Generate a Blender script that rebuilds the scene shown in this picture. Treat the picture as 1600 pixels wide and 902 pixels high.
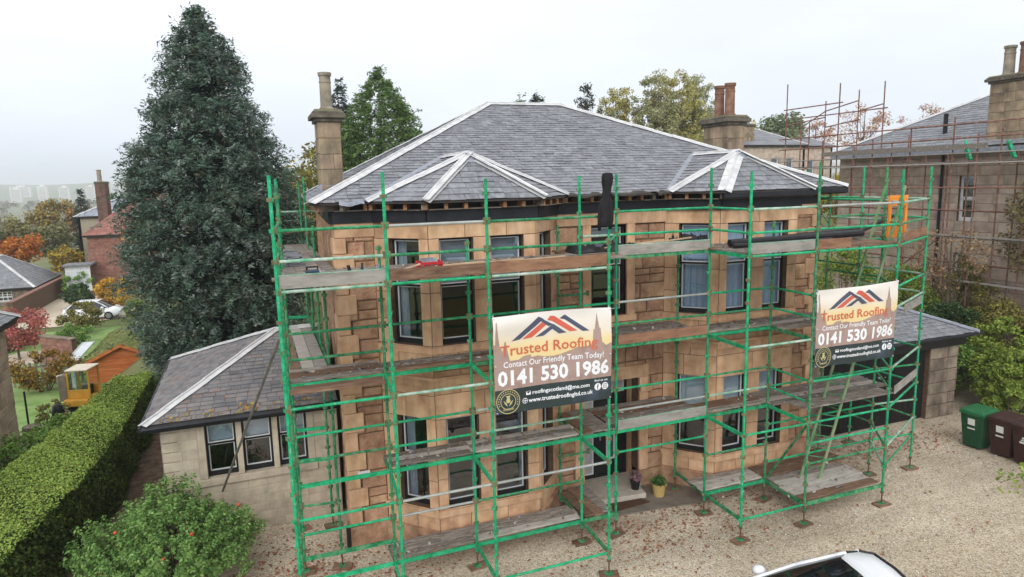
import bpy, bmesh, math, random
import numpy as np
from mathutils import Vector, Matrix
for o in list(bpy.data.objects): bpy.data.objects.remove(o)
R = math.radians
SC = bpy.context.scene
COL = SC.collection
rng = random.Random(7)
NR = np.random.default_rng(11)

# ---------------------------------------------------------------- camera
cam_d = bpy.data.cameras.new('camera'); cam = bpy.data.objects.new('camera', cam_d); COL.objects.link(cam)
YAW, PIT, ROL = R(21.0), R(9.06), R(1.34)
_fw = Vector((math.sin(YAW)*math.cos(PIT), math.cos(YAW)*math.cos(PIT), -math.sin(PIT)))
_rt = Vector((math.cos(YAW), -math.sin(YAW), 0)); _up = _rt.cross(_fw)
_cr = _rt*math.cos(ROL)-_up*math.sin(ROL); _cu = _up*math.cos(ROL)+_rt*math.sin(ROL)
mw = Matrix((_cr, _cu, -_fw)).transposed().to_4x4(); mw.translation = (0, 0, 8.08)
cam.matrix_world = mw
cam_d.sensor_width = 36; cam_d.lens = 1054/1600*36; cam_d.clip_start = .1; cam_d.clip_end = 20000
SC.camera = cam

# ---------------------------------------------------------------- overcast sky, weak broad sun, exposure
SUN_EL, SUN_AZ = R(36), R(208)      # azimuth clockwise from +Y: behind the camera, slightly left
world = bpy.data.worlds.new('World'); SC.world = world; world.use_nodes = True
nt = world.node_tree; nt.nodes.clear()
def N(t, k, **kw):
    n = t.nodes.new(k)
    for a, b in kw.items():
        if a == 'inp':
            for i, v in b.items(): n.inputs[i].default_value = v
        else: setattr(n, a, b)
    return n
out = N(nt, 'ShaderNodeOutputWorld'); bg = N(nt, 'ShaderNodeBackground', inp={'Strength': .1})
sky = N(nt, 'ShaderNodeTexSky', sky_type='NISHITA', sun_disc=False, sun_elevation=SUN_EL, sun_rotation=SUN_AZ, air_density=1.0, dust_density=4.0)
tc = N(nt, 'ShaderNodeTexCoord'); sep = N(nt, 'ShaderNodeSeparateXYZ')
nt.links.new(tc.outputs['Generated'], sep.inputs[0])
ramp = N(nt, 'ShaderNodeValToRGB')           # cloud layer: dimmer and bluer low down, brighter overhead
e = ramp.color_ramp.elements
e[0].position = 0.0; e[0].color = (.72, .78, .89, 1); e[1].position = 1.0; e[1].color = (1.0, 1.0, 1.0, 1)
x = e.new(.10); x.color = (.80, .85, .935, 1); x = e.new(.30); x.color = (.93, .95, .985, 1)
nt.links.new(sep.outputs['Z'], ramp.inputs[0])
noi = N(nt, 'ShaderNodeTexNoise', inp={'Scale': 2.2, 'Detail': 5.0, 'Roughness': .5})
mp = N(nt, 'ShaderNodeMapping'); mp.inputs['Scale'].default_value = (1, 1, 3.2)
nt.links.new(tc.outputs['Generated'], mp.inputs[0]); nt.links.new(mp.outputs[0], noi.inputs['Vector'])
mr = N(nt, 'ShaderNodeMapRange', inp={1: .3, 2: .7, 3: .90, 4: 1.06}); nt.links.new(noi.outputs[0], mr.inputs[0])
vm = N(nt, 'ShaderNodeVectorMath', operation='SCALE'); nt.links.new(ramp.outputs[0], vm.inputs[0]); nt.links.new(mr.outputs[0], vm.inputs['Scale'])
vm2 = N(nt, 'ShaderNodeVectorMath', operation='SCALE', inp={'Scale': 10.8}); nt.links.new(vm.outputs[0], vm2.inputs[0])
mix = N(nt, 'ShaderNodeMixRGB', inp={0: .93}); nt.links.new(sky.outputs[0], mix.inputs[1]); nt.links.new(vm2.outputs[0], mix.inputs[2])
nt.links.new(mix.outputs[0], bg.inputs[0]); nt.links.new(bg.outputs[0], out.inputs[0])
sun_d = bpy.data.lights.new('sun', 'SUN'); sun_d.energy = 1.5; sun_d.angle = R(45); sun_d.color = (1, .97, .93)
sun = bpy.data.objects.new('sun', sun_d); COL.objects.link(sun)
sd = Vector((math.sin(SUN_AZ)*math.cos(SUN_EL), math.cos(SUN_AZ)*math.cos(SUN_EL), math.sin(SUN_EL)))
sun.rotation_euler = sd.to_track_quat('Z', 'Y').to_euler()
SC.view_settings.view_transform = 'Standard'; SC.view_settings.look = 'None'
SC.view_settings.exposure = 0.24; SC.view_settings.gamma = 1.0; SC.view_settings.use_curve_mapping = False
SC.render.engine = 'CYCLES'
SC.cycles.max_bounces = 7; SC.cycles.diffuse_bounces = 3; SC.cycles.glossy_bounces = 3; SC.cycles.transmission_bounces = 5; SC.cycles.transparent_max_bounces = 16; SC.cycles.volume_bounces = 1

# ---------------------------------------------------------------- helpers
def srgb(r, g, b):
    f = lambda c: (c/255/12.92 if c/255 <= .04045 else ((c/255+.055)/1.055)**2.4)
    return (f(r), f(g), f(b))
MATS = {}
def pm(name, cols, scale=4., rough=.8, bump=.15, bscale=40., rnd=.15, hue=0., metal=0., spec=.3, detail=6., stretch=(1, 1, 1), bdist=.02, transl=0., lo=.3, hi=.7, voro=0., streak=0., speck=0., speckcol=(.5, .48, .43)):
    """procedural material: noise through a colour ramp, value jitter per piece, noise bump"""
    if name in MATS: return MATS[name]
    m = bpy.data.materials.new(name); m.use_nodes = True; t = m.node_tree; t.nodes.clear(); L = t.links.new
    o = N(t, 'ShaderNodeOutputMaterial'); b = N(t, 'ShaderNodeBsdfPrincipled', inp={'Roughness': rough, 'Metallic': metal, 'Specular IOR Level': spec})
    c = N(t, 'ShaderNodeTexCoord'); mp = N(t, 'ShaderNodeMapping'); mp.inputs['Scale'].default_value = stretch
    L(c.outputs['Object'], mp.inputs[0])
    g = N(t, 'ShaderNodeNewGeometry'); oi = N(t, 'ShaderNodeObjectInfo')
    add = N(t, 'ShaderNodeMath', operation='ADD'); L(g.outputs['Random Per Island'], add.inputs[0]); L(oi.outputs['Random'], add.inputs[1])
    fr = N(t, 'ShaderNodeMath', operation='FRACT'); L(add.outputs[0], fr.inputs[0])
    cmb = N(t, 'ShaderNodeVectorMath', operation='ADD'); L(mp.outputs[0], cmb.inputs[0])
    sc7 = N(t, 'ShaderNodeMath', operation='MULTIPLY', inp={1: 37.}); L(fr.outputs[0], sc7.inputs[0])
    cx = N(t, 'ShaderNodeCombineXYZ'); L(sc7.outputs[0], cx.inputs[0]); L(sc7.outputs[0], cx.inputs[2])
    if rnd > 0: L(cx.outputs[0], cmb.inputs[1])
    n = N(t, 'ShaderNodeTexNoise', inp={'Scale': scale, 'Detail': detail, 'Roughness': .6}); L(cmb.outputs[0], n.inputs['Vector'])
    mr = N(t, 'ShaderNodeMapRange', inp={1: lo, 2: hi}); L(n.outputs[0], mr.inputs[0])
    r = N(t, 'ShaderNodeValToRGB'); el = r.color_ramp.elements
    k = len(cols)
    el[0].color = (*cols[0], 1); el[1].color = (*cols[-1], 1)
    for i in range(1, k-1): q = el.new(i/(k-1)); q.color = (*cols[i], 1)
    L(mr.outputs[0], r.inputs[0])
    src = r.outputs[0]
    if rnd > 0 or hue > 0:
        hs = N(t, 'ShaderNodeHueSaturation'); L(src, hs.inputs['Color'])
        v = N(t, 'ShaderNodeMapRange', inp={3: 1-rnd, 4: 1+rnd}); L(fr.outputs[0], v.inputs[0]); L(v.outputs[0], hs.inputs['Value'])
        if hue > 0:
            wn = N(t, 'ShaderNodeTexWhiteNoise', noise_dimensions='1D'); L(fr.outputs[0], wn.inputs['W'])
            h = N(t, 'ShaderNodeMapRange', inp={3: .5-hue, 4: .5+hue}); L(wn.outputs[0], h.inputs[0]); L(h.outputs[0], hs.inputs['Hue'])
        src = hs.outputs[0]
    if streak > 0:      # rain streaks and soot, stretched down the face
        m3 = N(t, 'ShaderNodeMapping'); m3.inputs['Scale'].default_value = (1.6, 1.6, .22); L(c.outputs['Object'], m3.inputs[0]); n3 = N(t, 'ShaderNodeTexNoise', inp={'Scale': 1.5, 'Detail': 8., 'Roughness': .65}); L(m3.outputs[0], n3.inputs['Vector'])
        r3 = N(t, 'ShaderNodeMapRange', inp={1: .38, 2: .60, 3: 1-streak, 4: 1.03}); L(n3.outputs[0], r3.inputs[0]); v3 = N(t, 'ShaderNodeVectorMath', operation='SCALE'); L(src, v3.inputs[0]); L(r3.outputs[0], v3.inputs['Scale']); src = v3.outputs[0]
    if speck > 0:       # splashes and chips
        n4 = N(t, 'ShaderNodeTexNoise', inp={'Scale': 24., 'Detail': 5., 'Roughness': .7}); L(cmb.outputs[0], n4.inputs['Vector']); r4 = N(t, 'ShaderNodeMapRange', inp={1: .60, 2: .66, 3: 0., 4: speck}); L(n4.outputs[0], r4.inputs[0]); x4 = N(t, 'ShaderNodeMixRGB', inp={2: (*speckcol, 1)}); L(r4.outputs[0], x4.inputs[0]); L(src, x4.inputs[1]); src = x4.outputs[0]
    L(src, b.inputs['Base Color'])
    if bump > 0:
        if voro > 0:
            n2 = N(t, 'ShaderNodeTexVoronoi', inp={'Scale': bscale}); L(mp.outputs[0], n2.inputs['Vector']); bo = n2.outputs[0]
        else:
            n2 = N(t, 'ShaderNodeTexNoise', inp={'Scale': bscale, 'Detail': 4.0}); L(cmb.outputs[0], n2.inputs['Vector']); bo = n2.outputs[0]
        bm_ = N(t, 'ShaderNodeBump', inp={'Strength': bump, 'Distance': bdist}); L(bo, bm_.inputs['Height']); L(bm_.outputs[0], b.inputs['Normal'])
    if transl > 0:
        tr = N(t, 'ShaderNodeBsdfTranslucent'); L(src, tr.inputs[0]); mx = N(t, 'ShaderNodeMixShader', inp={0: transl}); L(b.outputs[0], mx.inputs[1]); L(tr.outputs[0], mx.inputs[2]); L(mx.outputs[0], o.inputs[0])
    else: L(b.outputs[0], o.inputs[0])
    MATS[name] = m; return m
def glass_mat(name, tint=(.8, .85, .88), dark=1.05):
    if name in MATS: return MATS[name]
    m = bpy.data.materials.new(name); m.use_nodes = True; t = m.node_tree; t.nodes.clear(); L = t.links.new
    o = N(t, 'ShaderNodeOutputMaterial'); tr = N(t, 'ShaderNodeBsdfTransparent', inp={0: (*[c*dark for c in tint], 1)}); gl = N(t, 'ShaderNodeBsdfGlossy', inp={'Roughness': .03, 'Color': (.9, .93, 1, 1)})
    fz = N(t, 'ShaderNodeFresnel', inp={'IOR': 2.3}); nz = N(t, 'ShaderNodeTexNoise', inp={'Scale': 1.7}); bp = N(t, 'ShaderNodeBump', inp={'Strength': .06, 'Distance': .05})
    L(nz.outputs[0], bp.inputs['Height']); L(bp.outputs[0], gl.inputs['Normal']); L(bp.outputs[0], fz.inputs['Normal'])
    ge = N(t, 'ShaderNodeNewGeometry'); ib = N(t, 'ShaderNodeMath', operation='SUBTRACT', inp={0: 1.}); L(ge.outputs['Backfacing'], ib.inputs[1]); fm = N(t, 'ShaderNodeMath', operation='MULTIPLY'); L(fz.outputs[0], fm.inputs[0]); L(ib.outputs[0], fm.inputs[1])   # only the outer face of a pane reflects
    mx = N(t, 'ShaderNodeMixShader'); L(fm.outputs[0], mx.inputs[0]); L(tr.outputs[0], mx.inputs[1]); L(gl.outputs[0], mx.inputs[2]); L(mx.outputs[0], o.inputs[0])
    MATS[name] = m; return m

def link(o, parent=None):
    COL.objects.link(o)
    if parent is not None: o.parent = parent
    return o
def tag(o, label=None, cat=None, group=None, kind=None):
    if label: o['label'] = label
    if cat: o['category'] = cat
    if group: o['group'] = group
    if kind: o['kind'] = kind
    return o
def empty(name, loc, label=None, cat=None, group=None):
    o = bpy.data.objects.new(name, None); o.empty_display_size = .2; link(o); o.location = loc
    return tag(o, label, cat, group)
class MB:
    """collects shapes (world coordinates) and links them as one mesh object"""
    def __init__(s): s.v = []; s.f = []
    def add(s, vs, fs):
        k = len(s.v); s.v += [tuple(p) for p in vs]; s.f += [tuple(i+k for i in f) for f in fs]; return s
    def box(s, x0, x1, y0, y1, z0, z1):
        return s.add([(x0, y0, z0), (x1, y0, z0), (x1, y1, z0), (x0, y1, z0), (x0, y0, z1), (x1, y0, z1), (x1, y1, z1), (x0, y1, z1)],
                     [(0, 3, 2, 1), (4, 5, 6, 7), (0, 1, 5, 4), (1, 2, 6, 5), (2, 3, 7, 6), (3, 0, 4, 7)])
    def obox(s, c, ax, ay, az):
        c = Vector(c); P = [c+sx*ax+sy*ay+sz*az for sz in (-1, 1) for sx, sy in ((-1, -1), (1, -1), (1, 1), (-1, 1))]
        return s.add(P, [(0, 3, 2, 1), (4, 5, 6, 7), (0, 1, 5, 4), (1, 2, 6, 5), (2, 3, 7, 6), (3, 0, 4, 7)])
    def bar(s, p, q, w, h, up=(0, 0, 1)):
        p, q = Vector(p), Vector(q); d = q-p; l = d.length; d = d/l; up = Vector(up)
        if abs(d.dot(up)) > .98: up = Vector((0, 1, 0))
        a = d.cross(up).normalized(); b = a.cross(d)
        return s.obox((p+q)/2, a*(w/2), d*(l/2), b*(h/2))
    def tube(s, p, q, r, n=8, r2=None, cap=True):
        p, q = Vector(p), Vector(q); d = (q-p).normalized(); r2 = r if r2 is None else r2
        a = d.cross(Vector((0, 0, 1)) if abs(d.z) < .9 else Vector((0, 1, 0))).normalized(); b = d.cross(a)
        vs = []
        for c, rr in ((p, r), (q, r2)):
            for i in range(n):
                t = 2*math.pi*i/n; vs.append(c+a*(rr*math.cos(t))+b*(rr*math.sin(t)))
        fs = [(i, (i+1) % n, n+(i+1) % n, n+i) for i in range(n)]
        if cap: fs += [tuple(range(n-1, -1, -1)), tuple(range(n, 2*n))]
        return s.add(vs, fs)
    def lathe(s, c, prof, n=16):
        c = Vector(c); vs = []; fs = []
        for (r, z) in prof:
            for i in range(n): t = 2*math.pi*i/n; vs.append(c+Vector((r*math.cos(t), r*math.sin(t), z)))
        for k in range(len(prof)-1):
            for i in range(n): fs.append((k*n+i, k*n+(i+1) % n, (k+1)*n+(i+1) % n, (k+1)*n+i))
        fs.append(tuple(range(n-1, -1, -1))); fs.append(tuple(range((len(prof)-1)*n, len(prof)*n)))
        return s.add(vs, fs)
    def prism(s, pts, vec):
        """polygon extruded along vec"""
        n = len(pts); vec = Vector(vec); P = [Vector(p) for p in pts]
        return s.add(P+[p+vec for p in P], [tuple(range(n-1, -1, -1)), tuple(range(n, 2*n))]+[(i, (i+1) % n, n+(i+1) % n, n+i) for i in range(n)])
    def poly(s, pts): return s.add(pts, [tuple(range(len(pts)))])
    def build(s, name, mat, parent=None, smooth=False, kind=None, label=None, fixn=True, bev=0):
        me = bpy.data.meshes.new(name)
        inv = None
        vs = s.v
        if parent is not None:
            w = WM(parent).inverted(); vs = [w @ Vector(p) for p in vs]
        me.from_pydata(vs, [], s.f)
        if fixn or bev:
            b = bmesh.new(); b.from_mesh(me)
            if bev: bmesh.ops.bevel(b, geom=b.edges[:], offset=bev, segments=2, affect='EDGES', profile=.5)
            bmesh.ops.recalc_face_normals(b, faces=b.faces); b.to_mesh(me); b.free()
        if smooth: me.shade_smooth()
        me.materials.append(mat)
        o = bpy.data.objects.new(name, me); link(o, parent)
        if kind: o['kind'] = kind
        if label: o['label'] = label
        return o
def WM(o):
    m = Matrix.LocRotScale(o.location, o.rotation_euler, o.scale)
    return WM(o.parent) @ m if o.parent else m
def quads_mesh(name, V, mat, parent=None, kind=None, mats=None, midx=None):
    """V: (n,4,3) float array of quads -> one mesh, fast"""
    n = len(V); me = bpy.data.meshes.new(name); me.vertices.add(4*n); me.loops.add(4*n); me.polygons.add(n)
    P = V.reshape(-1, 3)
    if parent is not None:
        w = np.array(WM(parent).inverted()); P = P @ w[:3, :3].T+w[:3, 3]
    me.vertices.foreach_set('co', P.astype(np.float32).ravel())
    me.loops.foreach_set('vertex_index', np.arange(4*n, dtype=np.int32))
    me.polygons.foreach_set('loop_start', np.arange(0, 4*n, 4, dtype=np.int32))
    for m_ in (mats or [mat]): me.materials.append(m_)
    if midx is not None: me.polygons.foreach_set('material_index', midx.astype(np.int32))
    me.update(calc_edges=True)
    o = bpy.data.objects.new(name, me); link(o, parent)
    if kind: o['kind'] = kind
    return o
def unit(a): return a/np.maximum(np.linalg.norm(a, axis=-1, keepdims=True), 1e-9)
def leaf_quads(C, size, ratio=.6, nrm=None, spread=1.0, axis=None, R_=NR):
    """diamond leaves at centres C (n,3); size (n,) half length; normals biased to nrm"""
    n = len(C); r = unit(R_.normal(size=(n, 3)))
    nn = r if nrm is None else unit(nrm+r*spread)
    a = unit(R_.normal(size=(n, 3))) if axis is None else axis
    a = unit(a-nn*(a*nn).sum(1, keepdims=True)); b = np.cross(nn, a)
    s = size[:, None]
    return np.stack([C-a*s, C+b*s*ratio-a*s*.1, C+a*s, C-b*s*ratio-a*s*.1], 1)
# ---------------------------------------------------------------- ground, gravel, far land
def smooth(t): t = max(0., min(1., t)); return t*t*(3-2*t)
def terrain(x, y):
    z = -2.2*smooth((y-22)/14)*smooth((-4.5-x)/4)
    z += 5.0*smooth((x-26)/34)*smooth((y-24)/30)
    if y > 95: z += -.05*(min(y, 500)-95)*smooth((60-x)/60)
    if y > 1800: z += 66*smooth((y-1800)/1400)+(5*math.sin(x*.0037+1)+3*math.sin(x*.0106))*smooth((y-1800)/800)
    return z
ys = [-40, -20, 0, 10, 20]+[24+2*i for i in range(14)]+[55, 60, 70, 80, 95, 120, 160, 220, 300, 400, 500, 700, 900, 1300, 1800, 2050, 2300, 2550, 2800, 3050, 3300, 3500]
xs = [-2400, -2150, -1900, -1700, -1500, -1350, -1200, -1050, -900, -800, -700, -600, -500, -400, -300, -200, -120, -80, -50, -35, -25, -18, -14, -11, -9, -7.5, -6.5, -5.5, -4.5, -3, 0, 10, 20, 26, 32, 40, 50, 60, 80, 120, 200, 350, 600, 900, 1300, 1800, 2400, 3300]
GRASSY = pm('rough_grass_ground', [srgb(70, 86, 44), srgb(92, 104, 58), srgb(112, 112, 74), srgb(84, 92, 60)], scale=.05, rough=.95, bump=.6, bscale=3, rnd=0, detail=12)
m = MB(); m.add([(x, y, terrain(x, y)-.03) for y in ys for x in xs], [(j*len(xs)+i, j*len(xs)+i+1, (j+1)*len(xs)+i+1, (j+1)*len(xs)+i) for j in range(len(ys)-1) for i in range(len(xs)-1)])
tag(m.build('ground', GRASSY, smooth=True), kind='structure')
# gravel
gm = bpy.data.materials.new('gravel'); gm.use_nodes = True; t = gm.node_tree; t.nodes.clear(); L = t.links.new
o = N(t, 'ShaderNodeOutputMaterial'); b = N(t, 'ShaderNodeBsdfPrincipled', inp={'Roughness': .9, 'Specular IOR Level': .2}); c = N(t, 'ShaderNodeTexCoord')
v1 = N(t, 'ShaderNodeTexVoronoi', inp={'Scale': 38., 'Randomness': 1.}); L(c.outputs['Object'], v1.inputs[0])
rp = N(t, 'ShaderNodeValToRGB'); sp = N(t, 'ShaderNodeSeparateColor'); L(v1.outputs['Color'], sp.inputs[0]); L(sp.outputs[0], rp.inputs[0])
e = rp.color_ramp.elements; e[0].color = (*srgb(150, 139, 124), 1); e[1].color = (*srgb(226, 219, 207), 1)
for p_, c_ in ((.25, (188, 174, 152)), (.5, (202, 188, 166)), (.75, (210, 196, 172))): q = e.new(p_); q.color = (*srgb(*c_), 1)
n1 = N(t, 'ShaderNodeTexNoise', inp={'Scale': .42, 'Detail': 9.}); L(c.outputs['Object'], n1.inputs[0]); r2 = N(t, 'ShaderNodeValToRGB'); L(n1.outputs[0], r2.inputs[0])
e = r2.color_ramp.elements; e[0].position = .35; e[0].color = (.78, .75, .72, 1); e[1].position = .62; e[1].color = (1, 1, 1, 1)
mx = N(t, 'ShaderNodeMixRGB', blend_type='MULTIPLY', inp={0: 1.}); L(rp.outputs[0], mx.inputs[1]); L(r2.outputs[0], mx.inputs[2])
mt_ = N(t, 'ShaderNodeMapping'); mt_.inputs['Scale'].default_value = (.16, 1.5, 1); mt_.inputs['Rotation'].default_value = (0, 0, .12); L(c.outputs['Object'], mt_.inputs[0]); n5 = N(t, 'ShaderNodeTexNoise', inp={'Scale': 1.0, 'Detail': 7., 'Roughness': .6}); L(mt_.outputs[0], n5.inputs[0])   # worn wheel tracks
r5 = N(t, 'ShaderNodeMapRange', inp={1: .36, 2: .64, 3: .84, 4: 1.06}); L(n5.outputs[0], r5.inputs[0]); v5 = N(t, 'ShaderNodeVectorMath', operation='SCALE'); L(mx.outputs[0], v5.inputs[0]); L(r5.outputs[0], v5.inputs['Scale']); L(v5.outputs[0], b.inputs['Base Color'])
bp = N(t, 'ShaderNodeBump', inp={'Strength': .7, 'Distance': .016}); L(v1.outputs['Distance'], bp.inputs['Height']); bp.invert = True; L(bp.outputs[0], b.inputs['Normal']); L(b.outputs[0], o.inputs[0])
def gravel_z(x, y): return 0.0
gx = [-3.4+.5*i for i in range(64)]; gy = [-6+.5*i for i in range(46)]
m = MB(); m.add([(x, y, .0+.012*math.sin(x*1.3+y*.7)*math.sin(y*1.1)-.006) for y in gy for x in gx], [(j*len(gx)+i, j*len(gx)+i+1, (j+1)*len(gx)+i+1, (j+1)*len(gx)+i) for j in range(len(gy)-1) for i in range(len(gx)-1)])
tag(m.build('gravel_drive', gm, smooth=True), kind='structure')
# damp paving apron along the front of the villa, behind the gravel
tag(MB().prism([(6.3, 13.55, .012), (10.2, 13.1, .012), (10.6, 13.5, .012), (9.7, 14.6, .012), (6.8, 14.6, .012)], (0, 0, .02)).build('paving', pm('damp_paving', [srgb(104, 98, 90), srgb(132, 124, 114)], scale=3, rough=.8, rnd=0)), kind='structure')
tag(MB().prism([(-5.0, 9, .012), (-2.6, 9, .012), (-2.3, 16, .012), (-2.3, 27, .012), (-3.9, 27, .012), (-4.6, 13, .012)], (0, 0, .012)).build('soil_strip', pm('bare_soil', [srgb(70, 56, 46), srgb(98, 82, 68), srgb(124, 106, 90)], scale=4, rough=.95, bump=.5, bscale=30, rnd=0)), kind='structure')
# fallen leaves
def scatter_leaves():
    P = []
    def blob(cx, cy, sx, sy, n): 
        a = NR.normal(size=(n, 2))*(sx, sy)+(cx, cy); P.append(a)
    blob(.2, 14.2, 1.2, 1.3, 520); blob(-.1, 12.2, 1.0, 1.0, 900); blob(.3, 13.4, .8, .5, 400); blob(2.2, 12.8, 1.0, .6, 120); blob(8.6, 13.0, 1.5, .8, 420); blob(7.6, 12.4, 1.2, .7, 220); blob(9.3, 11.6, 1.0, .6, 90); blob(16.0, 14.2, 1.6, .5, 420); blob(17.6, 13.9, 1.6, .5, 420); blob(14.5, 13.6, .9, .5, 160); blob(11.8, 12.6, 1.0, .5, 140)
    for i in range(16): blob(rng.uniform(4, 17), rng.uniform(8.5, 12.5), .35, .25, 9)
    P.append(np.stack([NR.uniform(-2.5, 20, 200), NR.uniform(7, 14.3, 200)], 1))
    P = np.concatenate(P); ok = ~((P[:, 1] > 14.45) & (P[:, 0] > 1.5) & (P[:, 0] < 14.9)) & ~((P[:, 1] > 13.4) & ((np.abs(P[:, 0]-4.6) < 1.9) | (np.abs(P[:, 0]-11.9) < 1.9))) & ~((P[:, 1] > 16.1) & (P[:, 0] < 1.7)) & ~((P[:, 1] > 15)&(P[:, 0]>14.8)) & (P[:, 0] > -3) & (P[:, 0] < 25)
    P = P[ok]; C = np.concatenate([P, NR.uniform(.016, .03, (len(P), 1))], 1)
    V = leaf_quads(C, NR.uniform(.022, .05, len(C)), .62, np.tile([0, 0, 1.], (len(C), 1)), .28)
    V[:, :, 2] = np.maximum(V[:, :, 2], .012)
    tag(quads_mesh('fallen_leaves', V, pm('dead_leaf', [srgb(112, 66, 48), srgb(146, 84, 58), srgb(170, 112, 78)], scale=3, rough=.8, bump=0, rnd=.35, hue=.03)), 'red and brown fallen leaves scattered over the pale gravel', 'leaves', kind='stuff')
scatter_leaves()
def pebbles():
    n = 9000; C = np.stack([NR.uniform(-2.5, 20, n), NR.uniform(7.5, 14.0, n), np.full(n, .012)], 1); keep = ~((C[:, 1] > 13.3) & (C[:, 0] > 1.3) & (C[:, 0] < 15.5)); C = C[keep]
    V = leaf_quads(C, NR.uniform(.012, .028, len(C)), .8, np.tile([0, 0, 1.], (len(C), 1)), .5)
    tag(quads_mesh('loose_pebbles', V, pm('pebble', [srgb(150, 140, 126), srgb(186, 176, 160), srgb(216, 210, 200)], scale=3, bump=0, rnd=.3)), 'pale loose pebbles strewn over the drive', 'pebbles', kind='stuff')
pebbles()
# ---------------------------------------------------------------- materials shared by buildings
ASH = pm('sandstone_ashlar', [srgb(178, 139, 107), srgb(209, 171, 136), srgb(224, 189, 155)], scale=2.2, rough=.9, bump=.3, bscale=60, rnd=.06, hue=.005, bdist=.006, streak=.26)
RUB = pm('sandstone_rubble', [srgb(142, 108, 86), srgb(176, 140, 112), srgb(202, 166, 136)], scale=3.2, rough=.95, bump=.9, bscale=16, rnd=.13, hue=.008, bdist=.035, streak=.2)
MOR = pm('lime_mortar', [srgb(84, 68, 54), srgb(112, 92, 74)], scale=9, rough=.95, bump=.3, rnd=0)
SLA = pm('slate', [srgb(104, 107, 113), srgb(128, 131, 137), srgb(148, 150, 154)], scale=7, rough=.62, bump=.35, bscale=22, rnd=.15, hue=.012, spec=.35, bdist=.01, streak=.14)
SLAD = pm('mossy_slate', [srgb(88, 88, 92), srgb(108, 107, 110), srgb(126, 122, 122), srgb(130, 104, 92)], scale=1.6, rough=.7, bump=.4, bscale=22, rnd=.14, hue=.01, spec=.3, bdist=.01)
DECK = pm('roof_boards', [srgb(50, 46, 44), srgb(70, 64, 60)], rnd=0)
LEADW = pm('zinc_capping', [srgb(178, 180, 182), srgb(204, 205, 206), srgb(222, 222, 222)], scale=3, rough=.5, bump=.12, bscale=9, rnd=.06, metal=.25, spec=.4, bdist=.01)
LEAD = pm('lead_flashing', [srgb(128, 134, 146), srgb(160, 165, 176)], scale=5, rough=.5, bump=.3, bscale=12, rnd=.08, metal=.3)
BLACK = pm('black_paint', [srgb(24, 25, 27), srgb(36, 37, 40)], scale=3, rough=.45, bump=.1, bscale=30, rnd=.1)
TAR = pm('tarred_board', [srgb(22, 24, 28), srgb(34, 36, 42), srgb(44, 46, 54)], scale=2.5, rough=.5, bump=.3, bscale=20, rnd=.05)
WHITE = pm('white_paint', [srgb(205, 206, 206), srgb(226, 227, 228)], scale=6, rough=.5, bump=.08, rnd=.04)
TIMB = pm('sawn_rafter', [srgb(128, 92, 66), srgb(158, 118, 88), srgb(186, 146, 112)], scale=6, rough=.9, bump=.3, rnd=.2, stretch=(1, 1, 6))
OLDW = pm('weathered_board', [srgb(96, 86, 78), srgb(132, 122, 112), srgb(158, 148, 138)], scale=5, rough=.92, bump=.5, rnd=.25, bscale=25, stretch=(.6, 3, 3))
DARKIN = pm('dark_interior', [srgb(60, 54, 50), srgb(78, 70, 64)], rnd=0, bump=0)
GLASS = glass_mat('window_glass')
SKYGREY = pm('sky_reflection_grey', [srgb(140, 148, 154), srgb(164, 170, 176)], scale=3, rough=.9, rnd=.05, bump=.1)  # flat grey imitating sky reflected in the left bay's upper sashes
CURT = pm('net_curtain', [srgb(150, 156, 166), srgb(196, 200, 206)], scale=9, rough=.9, bump=.3, bscale=14, rnd=.08, stretch=(6, 6, .3))
BLUEC = pm('blue_grey_curtain', [srgb(176, 192, 216), srgb(214, 224, 238)], scale=9, rough=.9, bump=.4, bscale=14, rnd=.1, stretch=(6, 6, .3))
BLIND = pm('roller_blind', [srgb(176, 184, 192), srgb(198, 204, 210)], scale=2, rough=.85, bump=.05, rnd=.04)
POT = pm('terracotta_pot', [srgb(96, 72, 60), srgb(126, 92, 76), srgb(146, 116, 98)], scale=4, rough=.85, bump=.3, rnd=.15)
BUFFPOT = pm('buff_clay_pot', [srgb(104, 98, 88), srgb(140, 132, 118), srgb(164, 152, 134)], scale=4, rough=.9, bump=.4, rnd=.15)
CHST = pm('chimney_stone', [srgb(118, 106, 92), srgb(156, 138, 116), srgb(184, 162, 136)], scale=2.0, rough=.92, bump=.4, bscale=30, rnd=.12, hue=.01, streak=.4)

CAMP = Vector((0, 0, 8.08))
class Plane:
    """vertical wall plane: origin, unit direction u, outward normal"""
    def __init__(s, a, b):
        a = Vector((a[0], a[1], 0)); b = Vector((b[0], b[1], 0)); s.o = a; s.d = (b-a).normalized(); s.L = (b-a).length; s.n = Vector((s.d.y, -s.d.x, 0))
    def P(s, u, off, z): p = s.o+s.d*u+s.n*off; return Vector((p.x, p.y, z))
def subtract(a, b, cuts):
    segs = [(a, b)]
    for (c, d) in cuts:
        ns = []
        for (p, q) in segs:
            if d <= p+1e-6 or c >= q-1e-6: ns.append((p, q)); continue
            if c > p+1e-6: ns.append((p, c))
            if d < q-1e-6: ns.append((d, q))
        segs = ns
    return segs
def strips(u0, u1, z0, z1, ops):
    zs = sorted(set([z0, z1]+[z for o in ops for z in (o[2], o[3]) if z0 < z < z1])); r = []
    for a, b in zip(zs, zs[1:]):
        for (p, q) in subtract(u0, u1, [(o[0], o[1]) for o in ops if o[2] < b-1e-6 and o[3] > a+1e-6]): r.append((p, q, a, b))
    return r
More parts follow.
